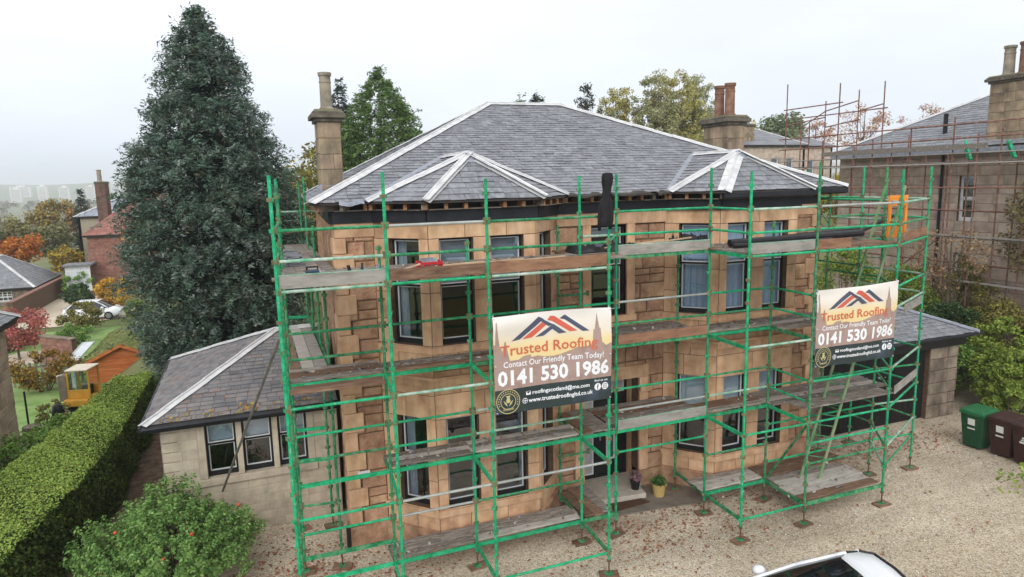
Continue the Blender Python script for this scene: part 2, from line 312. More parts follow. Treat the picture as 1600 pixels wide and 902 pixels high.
def courses(z0, z1, h, brk=(), jit=.0):
    bs = sorted(set([z0, z1]+[b for b in brk if z0+.05 < b < z1-.05])); out = []
    for a, b in zip(bs, bs[1:]):
        k = max(1, round((b-a)/h)); e = [a+(b-a)*i/k for i in range(k+1)]
        for i in range(1, k): e[i] += rng.uniform(-jit, jit)
        out += list(zip(e, e[1:]))
    return out
def blocks(u0, u1, z0, z1, ops, h, lmin, lmax, jit=.02, split=0., quoin=None):
    brk = [z for o in ops for z in (o[2], o[3])]; out = []
    for ci, (a, b) in enumerate(courses(z0, z1, h, brk, jit)):
        for (p, q) in subtract(u0, u1, [(o[0], o[1]) for o in ops if o[2] < b-1e-6 and o[3] > a+1e-6]):
            x = p
            while x < q-1e-6:
                w = rng.uniform(lmin, lmax)
                if quoin and x == u0: w = quoin*(1. if ci % 2 else .62)
                if x+w > q-lmin*.6: w = q-x
                if rng.random() < split and b-a > .22:
                    m = a+(b-a)*rng.uniform(.38, .62); out += [(x, x+w, a, m), (x, x+w, m, b)]
                else: out.append((x, x+w, a, b))
                x += w
    return out
def block_mb(pl, r, proud, gap, ch, depth=.05):
    u0, u1, z0, z1 = r; g = gap/2; u0 += g; u1 -= g; z0 += g; z1 -= g
    ch = min(ch, (u1-u0)*.3, (z1-z0)*.3); m = MB(); P = pl.P
    vs = [P(u0, -depth, z0), P(u1, -depth, z0), P(u1, -depth, z1), P(u0, -depth, z1),
          P(u0, proud-ch, z0), P(u1, proud-ch, z0), P(u1, proud-ch, z1), P(u0, proud-ch, z1),
          P(u0+ch, proud, z0+ch), P(u1-ch, proud, z0+ch), P(u1-ch, proud, z1-ch), P(u0+ch, proud, z1-ch)]
    fs = [(8, 9, 10, 11)]+[(4+i, 4+(i+1) % 4, 8+(i+1) % 4, 8+i) for i in range(4)]+[(i, (i+1) % 4, 4+(i+1) % 4, 4+i) for i in range(4)]
    return m.add(vs, fs)
class Pieces:
    """many alike pieces of one thing: the 300 that show largest become objects, the rest one stuff part"""
    def __init__(s, name, limit=290): s.l = []; s.name = name; s.limit = limit
    def add(s, mb, mat, parent, area, c):
        d = (Vector(c)-CAMP).length; s.l.append((area/d/d, mb, mat, parent))
    def flush(s):
        s.l.sort(key=lambda t: -t[0]); rest = {}
        for i, (a, mb, mat, par) in enumerate(s.l):
            if i < s.limit: mb.build(s.name, mat, par, fixn=False)
            else: rest.setdefault((mat.name, par.name), (mat, par, MB()))[2].add(mb.v, mb.f)
        for mat, par, mb in rest.values(): mb.build(s.name+'_remainder', mat, par, fixn=False, kind='stuff')
def stone_wall(parent, a, b, z0, z1, ops, h, lmin, lmax, mat, pcs, proud=(.015, .03), gap=.014, ch=.012, thick=.32, jit=.02, split=0., quoin=None, back=MOR, name='wall'):
    pl = Plane(a, b); m = MB()
    for (p, q, za, zb) in strips(0, pl.L, z0, z1, ops):
        c = [pl.P(p, 0, za), pl.P(q, 0, za), pl.P(q, -thick, za), pl.P(p, -thick, za)]; m.prism(c, (0, 0, zb-za))
    w = m.build(name, back, parent)
    for r in blocks(0, pl.L, z0, z1, ops, h, lmin, lmax, jit, split, quoin):
        pcs.add(block_mb(pl, r, rng.uniform(*proud), gap, ch), mat, w, (r[1]-r[0])*(r[3]-r[2]), pl.P((r[0]+r[1])/2, 0, (r[2]+r[3])/2))
    return pl, w
def ring(m, pl, u0, u1, z0, z1, w, o0, o1):
    """rectangular frame ring on a plane between offsets o0 (front) and o1"""
    for (a, b, c, d) in ((u0, u1, z0, z0+w), (u0, u1, z1-w, z1), (u0, u0+w, z0+w, z1-w), (u1-w, u1, z0+w, z1-w)):
        m.prism([pl.P(a, o0, c), pl.P(b, o0, c), pl.P(b, o1, c), pl.P(a, o1, c)], (0, 0, d-c))
    return m
def window(parent, pl, u0, u1, z0, z1, rec=.14, meet=.55, blind_or_reflection=0, curtain=None, blind_or_reflection_mat=None, fw=.045, white=.022, fmat=None, wmat=None, open_=False):
    m = MB(); ring(m, pl, u0, u1, z0, z1, fw, -rec, -rec-.12)
    zm = z0+(z1-z0)*meet
    if meet: m.prism([pl.P(u0+fw, -rec-.02, zm-.03), pl.P(u1-fw, -rec-.02, zm-.03), pl.P(u1-fw, -rec-.09, zm-.03), pl.P(u0+fw, -rec-.09, zm-.03)], (0, 0, .05))
    m.prism([pl.P(u0+fw, -rec-.01, z0+fw), pl.P(u1-fw, -rec-.01, z0+fw), pl.P(u1-fw, -rec-.1, z0+fw), pl.P(u0+fw, -rec-.1, z0+fw)], (0, 0, .06))
    w = m.build('window', fmat or BLACK, parent)
    for (a, b, o) in (((z0+fw+.06, zm-.03, .06), (zm+.02, z1-fw, .03)) if meet else ((z0+fw+.06, z1-fw, .04),)):
        s = MB(); ring(s, pl, u0+fw, u1-fw, a, b, white, -rec-o+.012, -rec-o-.03); s.build('sash', wmat or WHITE, w)
        g = MB(); g.prism([pl.P(u0+fw+white, -rec-o, a+white), pl.P(u1-fw-white, -rec-o, a+white), pl.P(u1-fw-white, -rec-o, b-white), pl.P(u0+fw+white, -rec-o, b-white)], pl.n*-.006); g.build('pane', GLASS, w)
    if blind_or_reflection: b = MB(); zb = z1-(z1-z0)*blind_or_reflection; b.prism([pl.P(u0+.03, -rec-.125, zb), pl.P(u1-.03, -rec-.125, zb), pl.P(u1-.03, -rec-.125, z1), pl.P(u0+.03, -rec-.125, z1)], pl.n*-.01); b.build('blind_or_reflection', blind_or_reflection_mat or BLIND, w)
    for (fa, fb) in (curtain or []):
        c = MB(); k = 14; ua, ub = u0+(u1-u0)*fa, u0+(u1-u0)*fb; pts = [pl.P(ua+(ub-ua)*i/k, -rec-.16-.02*math.sin(i*2.1), z0) for i in range(k+1)]
        c.add(pts+[p+Vector((0, 0, z1-z0)) for p in pts], [(i, i+1, k+2+i, k+1+i) for i in range(k)]); c.build('curtain', blind_or_reflection_mat or CURT, w)
    return w
def urange(poly, s):
    us = []
    for (u0, s0), (u1, s1) in zip(poly, poly[1:]+poly[:1]):
        if abs(s1-s0) < 1e-9:
            if abs(s-s0) < 1e-6: us += [u0, u1]
        elif min(s0, s1)-1e-9 <= s <= max(s0, s1)+1e-9: us.append(u0+(u1-u0)*(s-s0)/(s1-s0))
    return (min(us), max(us)) if us else None
def slate_roof(parent, poly3, exp, wid, mat, pcs, lift=.022, miss=0.0):
    """courses of thin slates over a planar convex polygon (counter-clockwise seen from above)"""
    P = [Vector(p) for p in poly3]; n = (P[1]-P[0]).cross(P[2]-P[0]).normalized()
    if n.z < 0: n = -n
    h = n.cross(Vector((0, 0, 1))).normalized(); h = -h; s = n.cross(h).normalized()
    if s.z < 0: s = -s
    o = P[0]; pl = [((p-o).dot(h), (p-o).dot(s)) for p in P]; smin = min(p[1] for p in pl); smax = max(p[1] for p in pl)
    k = 0; s0 = smin
    while s0 < smax-.03:
        s1 = min(s0+exp*1.25, smax-.001); a0 = urange(pl, s0+1e-4); a1 = urange(pl, s1)
        if a0 and a1:
            lo, hi = min(a0[0], a1[0]), max(a0[1], a1[1]); u = lo-wid*rng.random()*.3-(.5*wid if k % 2 else 0)
            while u < hi:
                w = wid*rng.uniform(.78, 1.2); ua, ub = u+.004, u+w-.004; u += w
                q = [(max(ua, a0[0]), s0), (min(ub, a0[1]), s0), (min(ub, a1[1]), s1), (max(ua, a1[0]), s1)]
                if q[1][0]-q[0][0] < .015 and q[2][0]-q[3][0] < .015: continue
                if q[1][0] < q[0][0]: q[0] = q[1] = ((q[0][0]+q[1][0])/2, s0)
                if q[2][0] < q[3][0]: q[2] = q[3] = ((q[2][0]+q[3][0])/2, s1)
                if rng.random() < miss: continue
                j = rng.uniform(-.012, .012); l0 = lift*rng.uniform(.75, 1.3)
                T = [o+h*q[0][0]+s*(s0+j)+n*l0, o+h*q[1][0]+s*(s0+j)+n*l0*rng.uniform(.85, 1.15), o+h*q[2][0]+s*s1+n*.004, o+h*q[3][0]+s*s1+n*.004]
                B = [t-n*.012 for t in T[:2]]+[t-n*.004 for t in T[2:]]
                mb = MB().add(T+B, [(0, 1, 2, 3), (4, 5, 1, 0), (5, 6, 2, 1), (7, 4, 0, 3)])
                pcs.add(mb, mat, parent, wid*exp*abs(n.dot((CAMP-T[0]).normalized())), T[0])
        s0 += exp; k += 1
def cap_line(parent, p, q, nA, nB, w=.15, seg=.62, mat=None, name='ridge_cap', roll=True):
    """folded metal capping over a hip or ridge, in separate lengths"""
    p, q = Vector(p), Vector(q); L = (q-p).length; d = (q-p)/L; k = max(1, round(L/seg)); mat = mat or LEADW
    fl = []
    for nn, sg in ((Vector(nA), 1), (Vector(nB), -1)):
        c = d.cross(nn).normalized()
        fl.append((c, nn))
    # make flange directions point away from the crest, downwards
    fl = [((c if c.z < 0 else -c), nn) for c, nn in fl]
    if (fl[0][0]-fl[1][0]).length < .2: fl[1] = (-fl[1][0], fl[1][1])
    up = (fl[0][1]+fl[1][1]).normalized()
    for i in range(k):
        a = p+d*(L*i/k); b = p+d*(L*(i+1)/k+.02); m = MB(); lf = .034+.006*(i % 2)+rng.uniform(0, .004)
        for c, nn in fl:
            m.prism([a+up*lf, b+up*lf, b+c*w+nn*lf, a+c*w+nn*lf], nn*.006)
        if roll: m.tube(a+up*(lf+.012), b+up*(lf+.012), .022, 8)
        m.build(name, mat, parent)
def nrm3(a, b, c):
    n = (Vector(b)-Vector(a)).cross(Vector(c)-Vector(a)).normalized(); return n if n.z > 0 else -n
# ---------------------------------------------------------------- the villa
XLB = 2.28; XL, XR, Y0, YB, YBK = 1.62, 14.78, 14.61, 13.60, 25.7
EZ, RZ = 7.72, 10.43; EL, ER, EF, EB = 1.13, 15.45, 14.20, 26.08; RD = 5.94
villa = empty('stone_villa', (8.2, 20, 0), 'two storey sandstone villa with slate hipped roof and twin canted bays behind green scaffold', 'house')
STN = Pieces('stone', 295); SLT = Pieces('slate', 298)
WH = 7.30   # wall head
# main front wall: rubble left of the left bay, between the bays, right of the right bay
pl_l, _ = stone_wall(villa, (XL, Y0), (2.45, Y0), .45, WH, [], .42, .35, .7, RUB, STN, proud=(.02, .06), ch=.03, split=.35, quoin=.4)
CW = (7.66-6.75, 8.67-6.75, 4.69, 6.95); DR = (7.45-6.75, 9.05-6.75, .16, 3.0)
pl_c, _ = stone_wall(villa, (6.75, Y0), (9.80, Y0), .45, WH, [CW, (DR[0], DR[1], .45, 3.0)], .40, .3, .75, RUB, STN, proud=(.02, .055), ch=.028, split=.4, gap=.02)
pl_r, _ = stone_wall(villa, (14.04, Y0), (XR, Y0), .45, WH, [], .42, .3, .6, RUB, STN, proud=(.02, .06), ch=.03, split=.35)
# side and rear walls
pl_w, _ = stone_wall(villa, (XLB, YBK), (XL, Y0), .0, WH, [], .40, .4, .9, RUB, STN, proud=(.015, .035), split=.3)
pl_e, _ = stone_wall(villa, (XR, Y0), (XR, YBK), .0, WH, [], .45, .5, .9, RUB, STN, proud=(.015, .035))
stone_wall(villa, (XR, YBK), (XLB, YBK), .0, WH, [], .6, .8, 1.4, RUB, STN)
# canted bays in dressed ashlar
LZ, LT, UZ, UT = .95, 3.02, 4.65, 6.93
BAYS = []
for (bx0, f0, f1, bx1) in ((2.45, 3.39, 5.80, 6.75), (9.80, 10.72, 13.12, 14.04)):
    pts = [(bx0, Y0), (f0, YB), (f1, YB), (bx1, Y0)]; BAYS.append(pts)
    for i in range(3):
        L = (Vector((*pts[i+1], 0))-Vector((*pts[i], 0))).length
        if i == 1: us = [(.23, .97), (1.36, 2.12)]
        elif i == 0: us = [(L-1.0, L-.24)]
        else: us = [(.24, 1.0)]
        ops = [(a, b, z0, z1) for (a, b) in us for (z0, z1) in ((LZ, LT), (UZ, UT))]
        pl, w = stone_wall(villa, pts[i], pts[i+1], .45, WH, ops, .62, .5, 1.2, ASH, STN, proud=(.012, .018), gap=.013, ch=.006, jit=.03, back=MOR)
        for (a, b) in us:
            right = bx0 > 8
            for (z0, z1, up) in ((LZ, LT, 0), (UZ, UT, 1)):
                if right: window(villa, pl, a, b, z0, z1, meet=.56, blind_or_reflection=.42 if not up else .40, curtain=[(.02, .98)] if up else None, blind_or_reflection_mat=BLUEC if up else None)
                else: window(villa, pl, a, b, z0, z1, meet=.56, curtain=[(.03, .34)] if i == 0 else ([(.0, .16), (.86, 1.)] if not up else [(.0, .1)]), blind_or_reflection=.45 if (up and i > 0) else 0, blind_or_reflection_mat=SKYGREY if up and i > 0 else None)  # upstairs grey panels are added here to stand in for reflected sky
    # string course, sills and lintel mouldings following the bay
    for (z0, z1, off, nm) in ((3.78, 3.92, .07, 'string_course'), (3.92, 3.98, .10, 'string_course'), (UZ-.16, UZ-.02, .06, 'sill_course'), (LZ-.17, LZ-.02, .06, 'sill_course'), (0., .47, .10, 'plinth')):
        for i in range(3):
            pl = Plane(pts[i], pts[i+1]); m = MB(); e = off*.41
            m.prism([pl.P(-e, off, z0), pl.P(pl.L+e, off, z0), pl.P(pl.L, -.05, z0), pl.P(0, -.05, z0)], (0, 0, z1-z0)); m.build(nm, ASH if nm != 'plinth' else RUB, villa)
for (a, b) in (((XL-.08, Y0), (2.45, Y0)), ((6.75, Y0), (7.45, Y0)), ((9.05, Y0), (9.8, Y0)), ((14.04, Y0), (XR+.08, Y0))):
    pl = Plane(a, b); MB().prism([pl.P(0, .09, 0), pl.P(pl.L, .09, 0), pl.P(pl.L, -.3, 0), pl.P(0, -.3, 0)], (0, 0, .46)).build('plinth', RUB, villa)
# long lintel frieze above upper windows (dressed) on the plain wall parts
for (a, b) in (((XL, Y0), (2.45, Y0)), ((6.75, Y0), (9.8, Y0)), ((14.04, Y0), (XR, Y0))):
    pl = Plane(a, b); u = 0
    while u < pl.L-.01:
        w = min(rng.uniform(.8, 1.3), pl.L-u); w = pl.L-u if pl.L-u-w < .4 else w
        MB().prism([pl.P(u+.004, .075, 6.98), pl.P(u+w-.004, .075, 6.98), pl.P(u+w-.004, 0, 6.98), pl.P(u+.004, 0, 6.98)], (0, 0, .315)).build('frieze_stone', ASH, villa); u += w
# dressed margins of centre window, and the window
for (a, b, z0, z1) in ((CW[0]-.22, CW[0], CW[2], 6.975), (CW[1], CW[1]+.22, CW[2], 6.975), (CW[0]-.28, CW[1]+.28, CW[2]-.16, CW[2]-.004)):
    MB().prism([pl_c.P(a, .072, z0), pl_c.P(b, .072, z0), pl_c.P(b, -.1, z0), pl_c.P(a, -.1, z0)], (0, 0, z1-z0)).build('window_margin', ASH, villa)
window(villa, pl_c, CW[0], CW[1], CW[2], CW[3], meet=.55, fw=.06, blind_or_reflection=.10, curtain=[(.0, .2), (.82, 1.)])
# quoins at the two front corners, dressed
for (x0, x1) in ((XL-.045, XL+.38), (XR-.36, XR+.045)):
    z = .47; i = 0
    while z < 6.95:
        hgt = .44 if z+.44 < 6.95 else 6.97-z; long = i % 2
        xa, xb = (x0, x1 if long else x0+.27) if x0 < 5 else (x0 if long else x1-.25, x1)
        m = MB(); m.box(xa, xb, Y0-.075, Y0+(.25 if long else .42), z+.006, z+hgt-.006); m.build('quoin', ASH, villa, bev=.012); z += hgt; i += 1
# doorway: dressed surround, recess, black door, fanlight, pale side panel
for (a, b, z0, z1) in ((DR[0]-.26, DR[0], .47, 3.0), (DR[1], DR[1]+.26, .47, 3.0), (DR[0]-.26, DR[1]+.26, 3.004, 3.34)):
    MB().prism([pl_c.P(a, .085, z0), pl_c.P(b, .085, z0), pl_c.P(b, -.05, z0), pl_c.P(a, -.05, z0)], (0, 0, z1-z0)).build('door_surround', ASH, villa, bev=.01)
MB().prism([pl_c.P(DR[1]+.0, .15, 2.62), pl_c.P(DR[1]+.34, .15, 2.62), pl_c.P(DR[1]+.34, .02, 2.62), pl_c.P(DR[1], .02, 2.62)], (0, 0, .16)).build('bracket', ASH, villa, bev=.02)
MB().box(7.40, 7.45, Y0+.02, Y0+.75, .16, 3.0).box(9.05, 9.1, Y0+.02, Y0+.75, .16, 3.0).box(7.4, 9.1, Y0+.02, Y0+.75, 3.0, 3.06).build('door_reveal', ASH, villa)
MB().box(7.40, 9.10, Y0-.1, Y0+.8, .0, .158).build('threshold', pm('step_stone', [srgb(168, 160, 148), srgb(196, 188, 176)], scale=5, rnd=.05, bump=.3), villa)
pd = Plane((7.45, Y0+.60), (9.05, Y0+.60))
dfr = MB(); ring(dfr, pd, 0, 1.6, .16, 3.0, .07, .03, -.06); dfr.prism([pd.P(.07, .03, 2.36), pd.P(1.53, .03, 2.36), pd.P(1.53, -.06, 2.36), pd.P(.07, -.06, 2.36)], (0, 0, .09)).prism([pd.P(.62, .03, .23), pd.P(.69, .03, .23), pd.P(.69, -.06, .23), pd.P(.62, -.06, .23)], (0, 0, 2.13))
dfr = dfr.build('door_frame', BLACK, villa)
door = MB(); door.prism([pd.P(.69, .0, .23), pd.P(1.53, .0, .23), pd.P(1.53, -.05, .23), pd.P(.69, -.05, .23)], (0, 0, 2.13))
door = door.build('door', BLACK, villa, bev=.004)
for (a, b, z0, z1) in ((.98, 1.24, .62, 2.14),):
    s = MB(); ring(s, pd, a, b, z0, z1, .045, .03, .001); s.build('glazing_bead', WHITE, door)
    MB().prism([pd.P(a+.045, .012, z0+.045), pd.P(b-.045, .012, z0+.045), pd.P(b-.045, .012, z1-.045), pd.P(a+.045, .012, z1-.045)], pd.n*-.008).build('pane', pm('dim_glass', [srgb(70, 76, 82), srgb(92, 98, 104)], rough=.08, spec=.6, rnd=0, bump=0), door)
MB().tube(pd.P(.78, .05, 1.2), pd.P(.78, .05, 1.36), .012).build('door_handle', LEADW, door)
for (a, b, z0, z1, mt) in ((.10, .60, .26, 2.33, WHITE), (.08, .80, 2.47, 2.92, WHITE), (.83, 1.52, 2.47, 2.92, WHITE)):
    s = MB(); ring(s, pd, a, b, z0, z1, .035, .012, -.02); p = s.build('glazing_frame', mt, villa)
    MB().prism([pd.P(a+.035, -.002, z0+.035), pd.P(b-.035, -.002, z0+.035), pd.P(b-.035, -.002, z1-.035), pd.P(a+.035, -.002, z1-.035)], pd.n*-.006).build('pane', pm('frosted_pane', [srgb(150, 154, 156), srgb(182, 186, 188)], rough=.3, spec=.5, rnd=.05, bump=0), p)
# dark vent plate and white sign on the walls
MB().box(9.16, 9.5, Y0-.075, Y0-.05, 1.62, 1.98).build('vent_plate', pm('dark_bronze', [srgb(58, 50, 42), srgb(84, 74, 62)], rnd=0), villa)
MB().box(1.80, 2.06, Y0-.10, Y0-.075, 1.60, 1.76).build('house_sign', WHITE, villa)
# inside: floor, ceiling, partitions so that the rooms read dark behind the glass
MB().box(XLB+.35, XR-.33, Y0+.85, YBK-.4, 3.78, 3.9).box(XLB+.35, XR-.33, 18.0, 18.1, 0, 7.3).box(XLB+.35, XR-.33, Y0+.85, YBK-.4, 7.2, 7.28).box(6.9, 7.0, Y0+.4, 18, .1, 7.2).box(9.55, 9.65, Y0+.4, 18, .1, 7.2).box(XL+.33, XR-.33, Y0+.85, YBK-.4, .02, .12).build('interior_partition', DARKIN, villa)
# wall head: tarred black band, soffit board, rafter feet
wl = [(XLB, YBK), (XL, Y0), (2.45, Y0), (3.39, YB), (5.80, YB), (6.75, Y0), (9.80, Y0), (10.72, YB), (13.12, YB), (14.04, Y0), (XR, Y0), (XR, YBK)]
el = [(1.80, EB), (EL, EF), (2.27, EF), (3.22, 13.2), (5.92, 13.2), (6.90, EF), (9.63, EF), (10.50, 13.2), (13.30, 13.2), (14.25, EF), (ER, EF), (ER, EB)]
for i in range(len(wl)-1):
    pl = Plane(wl[i], wl[i+1]); e = .03
    MB().prism([pl.P(-e, .10, 7.27), pl.P(pl.L+e, .10, 7.27), pl.P(pl.L, -.1, 7.27), pl.P(0, -.1, 7.27)], (0, 0, .255)).build('wall_head_band', TAR, villa)
    # soffit board lengths, ragged
    u = 0
    while u < pl.L-.05:
        w = min(rng.uniform(.7, 1.6), pl.L-u); o = rng.uniform(.16, .26); z = 7.527+rng.uniform(0, .008)
        MB().prism([pl.P(u+.005, o, z), pl.P(u+w-.005, o+rng.uniform(-.03, .03), z), pl.P(u+w-.005, -.1, z), pl.P(u+.005, -.1, z)], (0, 0, .022)).build('soffit_board', OLDW, villa); u += w
    A, B = Vector((*el[i], 0)), Vector((*el[i+1], 0)); k = max(2, round(pl.L/.40))
    for j in range(k+1):
        t = (j+.1)/(k+.2); a = pl.P(pl.L*t, -.15, 7.60); b = A.lerp(B, t); v = Vector((b.x-a.x, b.y-a.y, 0)); b2 = a+v*.80
        mt = TIMB if rng.random() < .8 else OLDW
        MB().bar(a, (b2.x, b2.y, 7.60), .075, .115).build('rafter_foot', mt, villa)
    MB().prism([pl.P(-.02, .02, 7.55), pl.P(pl.L+.02, .02, 7.55), pl.P(pl.L, -.05, 7.55), pl.P(0, -.05, 7.55)], (0, 0, .12)).build('wall_plate', DECK, villa)
# old gutter still hanging on the right bay and the right corner
for i in (8, 9, 10):
    A, B = Vector((*el[i], 0)), Vector((*el[i+1], 0))
    if i == 10: A, B = Vector((*el[9], 0)), Vector((*el[10], 0))
    if i == 9: A, B = Vector((*el[8], 0)), Vector((*el[9], 0))
    if i == 8: A, B = Vector((*el[7], 0)), Vector((*el[8], 0))
    pl = Plane(A.xy, B.xy); MB().prism([pl.P(0, .03, 7.56), pl.P(pl.L, .03, 7.56), pl.P(pl.L, -.09, 7.52), pl.P(0, -.09, 7.52)], (0, 0, .13)).build('gutter', TAR, villa, bev=.015)
# torn felt and splintered sarking at the stripped eaves
for (x, y, L, a) in ((1.95, 14.05, .5, -.1), (7.25, 14.05, .9, .02), (8.5, 14.05, 1.1, .02), (9.4, 14.03, .4, .05)):
    k = 8; pts = []
    for i in range(k+1):
        t = i/k-.5; pts.append((x+L*t*math.cos(a), y+L*t*math.sin(a)-.03*rng.random(), 7.715+.018*math.sin(i*.9+x)))
    m = MB(); m.add(pts+[(p[0]+.02, p[1]+.25, p[2]+.05) for p in pts], [(i, i+1, k+2+i, k+1+i) for i in range(k)]); m.add([(p[0], p[1], p[2]) for p in pts]+[(p[0], p[1]-.01, p[2]-rng.uniform(.03, .06)) for p in pts], [(i, i+1, k+2+i, k+1+i) for i in range(k)])
    m.build('torn_felt', LEAD if rng.random() < .4 else DECK, villa)
# ---- roof
r0, r1 = (EL+RD, EF+RD, RZ), (ER-RD, EF+RD, RZ)
c = [(EL, EF, EZ), (ER, EF, EZ), (ER, EB, EZ), (1.80, EB, EZ)]
faces = [[c[0], c[1], r1, r0], [c[1], c[2], r1], [c[2], c[3], r0, r1], [c[3], c[0], r0]]
roof = MB()
for f in faces: roof.prism([Vector(p)-Vector((0, 0, .02)) for p in f], (0, 0, -.03))
roof = roof.build('roof', DECK, villa)
for f, ex in zip(faces, (.165, .165, .3, .2)): slate_roof(roof, f, ex, .30 if ex < .25 else .5, SLA, SLT)
nf = [nrm3(*f[:3]) for f in faces]
cap_line(roof, r0, r1, nf[0], nf[2]); cap_line(roof, c[0], r0, nf[0], nf[3]); cap_line(roof, c[1], r1, nf[0], nf[1]); cap_line(roof, c[2], r1, nf[1], nf[2]); cap_line(roof, c[3], r0, nf[2], nf[3])
for (jx0, f0, f1, jx1) in ((2.27, 3.22, 5.92, 6.90), (9.63, 10.50, 13.30, 14.25)):
    cx = (f0+f1)/2; ap = (cx, 14.45, 8.69); rb = (cx, 16.34, 8.69); J0, J1, F0, F1 = (jx0, EF, EZ), (jx1, EF, EZ), (f0, 13.2, EZ), (f1, 13.2, EZ)
    fs = [[F0, F1, ap], [J0, F0, ap], [F1, J1, ap], [J0, ap, rb], [J1, rb, ap]]
    br = MB()
    for f in fs: br.prism([Vector(p)-Vector((0, 0, .015)) for p in f], (0, 0, -.03))
    br = br.build('bay_roof', DECK, villa)
    for f in fs: slate_roof(br, f, .185, .34, SLA, SLT)
    ns = [nrm3(*f) for f in fs]
    cap_line(br, F0, ap, ns[0], ns[1], w=.16); cap_line(br, F1, ap, ns[0], ns[2], w=.16); cap_line(br, J0, ap, ns[1], ns[3], w=.15); cap_line(br, J1, ap, ns[2], ns[4], w=.15); cap_line(br, ap, rb, ns[3], ns[4], w=.14)
    MB().lathe((cx, 14.45, 8.66), [(.30, -.16), (.2, -.03), (.06, .075), (0.01, .085)], 10).build('apex_saddle', LEAD, br)
    for J in (J0, J1):
        a, b = Vector(J)+Vector((0, 0, .03)), Vector(rb)+Vector((0, 0, .03)); MB().bar(a, b, .16, .012, (0, -.4, 1)).build('valley_gutter', LEAD, br)
SLT.flush()
# ---- chimneys
def chimney(parent, x0, x1, y0, y1, zb, zt, pots, potmat, name='chimney', mat=CHST, coping=.14):
    p = Pieces('stone', 60); core = MB().box(x0+.02, x1-.02, y0+.02, y1-.02, zb, zt).build(name, MOR, parent)
    for a, b in (((x0, y0), (x1, y0)), ((x1, y0), (x1, y1)), ((x1, y1), (x0, y1)), ((x0, y1), (x0, y0))):
        pl = Plane(a, b)
        for r in blocks(0, pl.L, zb, zt, [], .40, .3, .75, .02): p.add(block_mb(pl, r, rng.uniform(.0, .008), .01, .006, .03), mat, core, (r[1]-r[0])*(r[3]-r[2]), pl.P(0, 0, r[2]))
    p.flush(); g = coping
    cc = MB().box(x0-g*.4, x1+g*.4, y0-g*.4, y1+g*.4, zt, zt+.09).box(x0-g, x1+g, y0-g, y1+g, zt+.09, zt+.20).box(x0-g*.7, x1+g*.7, y0-g*.7, y1+g*.7, zt+.2, zt+.25).build('coping', pm('sooty_coping', [srgb(64, 60, 54), srgb(96, 90, 80), srgb(120, 112, 98)], scale=5, rnd=.05, bump=.5), core, bev=.012)
    MB().prism([(x0-g*.4, y0-g*.4, zt+.25), (x1+g*.4, y0-g*.4, zt+.25), (x1+g*.4, y1+g*.4, zt+.25), (x0-g*.4, y1+g*.4, zt+.25)], (0, 0, .05)).build('haunching', pm('mossy_mortar', [srgb(110, 108, 84), srgb(140, 136, 112)], rnd=0), core)
    for (px, py, h, r, pmat) in pots:
        z = zt+.28; MB().lathe((px, py, z), [(r*1.22, 0), (r*1.22, .06), (r*1.02, .1), (r, .14), (r*.95, h*.72), (r*1.02, h*.74), (r*1.02, h*.77), (r*.95, h*.79), (r*.95, h*.9), (r*1.12, h*.92), (r*1.15, h), (r*.9, h), (r*.86, h-.1)], 14).build('chimney_pot', pmat, core, smooth=False)
    return core
chimney(villa, 1.72, 2.26, 17.5, 18.3, 7.3, 9.62, [(1.99, 17.76, .92, .145, BUFFPOT)], None)
chimney(villa, 13.84, 14.46, 17.3, 18.5, 7.3, 9.62, [(14.15, 17.64, 1.0, .155, POT), (14.15, 18.14, .98, .155, POT)], None)
MB().prism([(2.26, 17.5, 8.12), (1.6, 17.5, 7.86), (1.6, 17.5, 8.06), (2.26, 17.5, 8.34)], (0, .012, 0)).prism([(2.26, 17.5, 8.12), (2.26, 18.75, 8.12), (2.26, 18.75, 8.34), (2.26, 17.5, 8.34)], (.014, 0, 0)).build('flashing', LEAD, villa)
STN.flush()
# downpipe in the left re-entrant corner
MB().tube((1.50, 14.4, .1), (1.50, 14.4, .6), .05, 8).build('downpipe', BLACK, villa)
# ---------------------------------------------------------------- green system scaffold round the villa
GR1 = pm('scaffold_green', [srgb(0, 124, 80), srgb(14, 158, 106), srgb(52, 178, 130)], scale=7, rough=.55, bump=.25, bscale=50, rnd=.2, spec=.35, bdist=.004, speck=.8)
GR2 = pm('scaffold_green_worn', [srgb(24, 96, 62), srgb(30, 132, 86), srgb(92, 142, 104), srgb(136, 128, 98)], scale=8, rough=.7, bump=.35, bscale=40, rnd=.18, bdist=.004, lo=.35, hi=.72, speck=.9, speckcol=(.30, .26, .20))
GR3 = pm('scaffold_green_pale', [srgb(70, 156, 116), srgb(140, 176, 156), srgb(196, 202, 194)], scale=5, rough=.6, bump=.2, rnd=.12, bdist=.004)
GALV = pm('bare_galvanised', [srgb(150, 156, 152), srgb(182, 186, 182)], scale=6, rough=.5, metal=.4, rnd=.1, speck=.5, speckcol=(.05, .3, .16))
WEDGE = pm('wedge_coupler', [srgb(88, 92, 66), srgb(120, 112, 84), srgb(70, 118, 84)], scale=14, rough=.8, rnd=.25)
RUST = pm('rusty_jack', [srgb(84, 60, 46), srgb(112, 82, 62)], scale=20, rough=.9, rnd=.1)
PLK = pm('scaffold_plank', [srgb(92, 86, 80), srgb(128, 120, 112), srgb(160, 152, 144)], scale=6, rough=.92, bump=.5, bscale=30, rnd=.26, stretch=(.5, 3, 3), speck=.7, speckcol=(.62, .60, .57))
PLKB = pm('brown_plank', [srgb(92, 70, 56), srgb(122, 96, 78), srgb(146, 120, 100)], scale=6, rough=.92, bump=.5, bscale=30, rnd=.2, stretch=(.5, 3, 3))
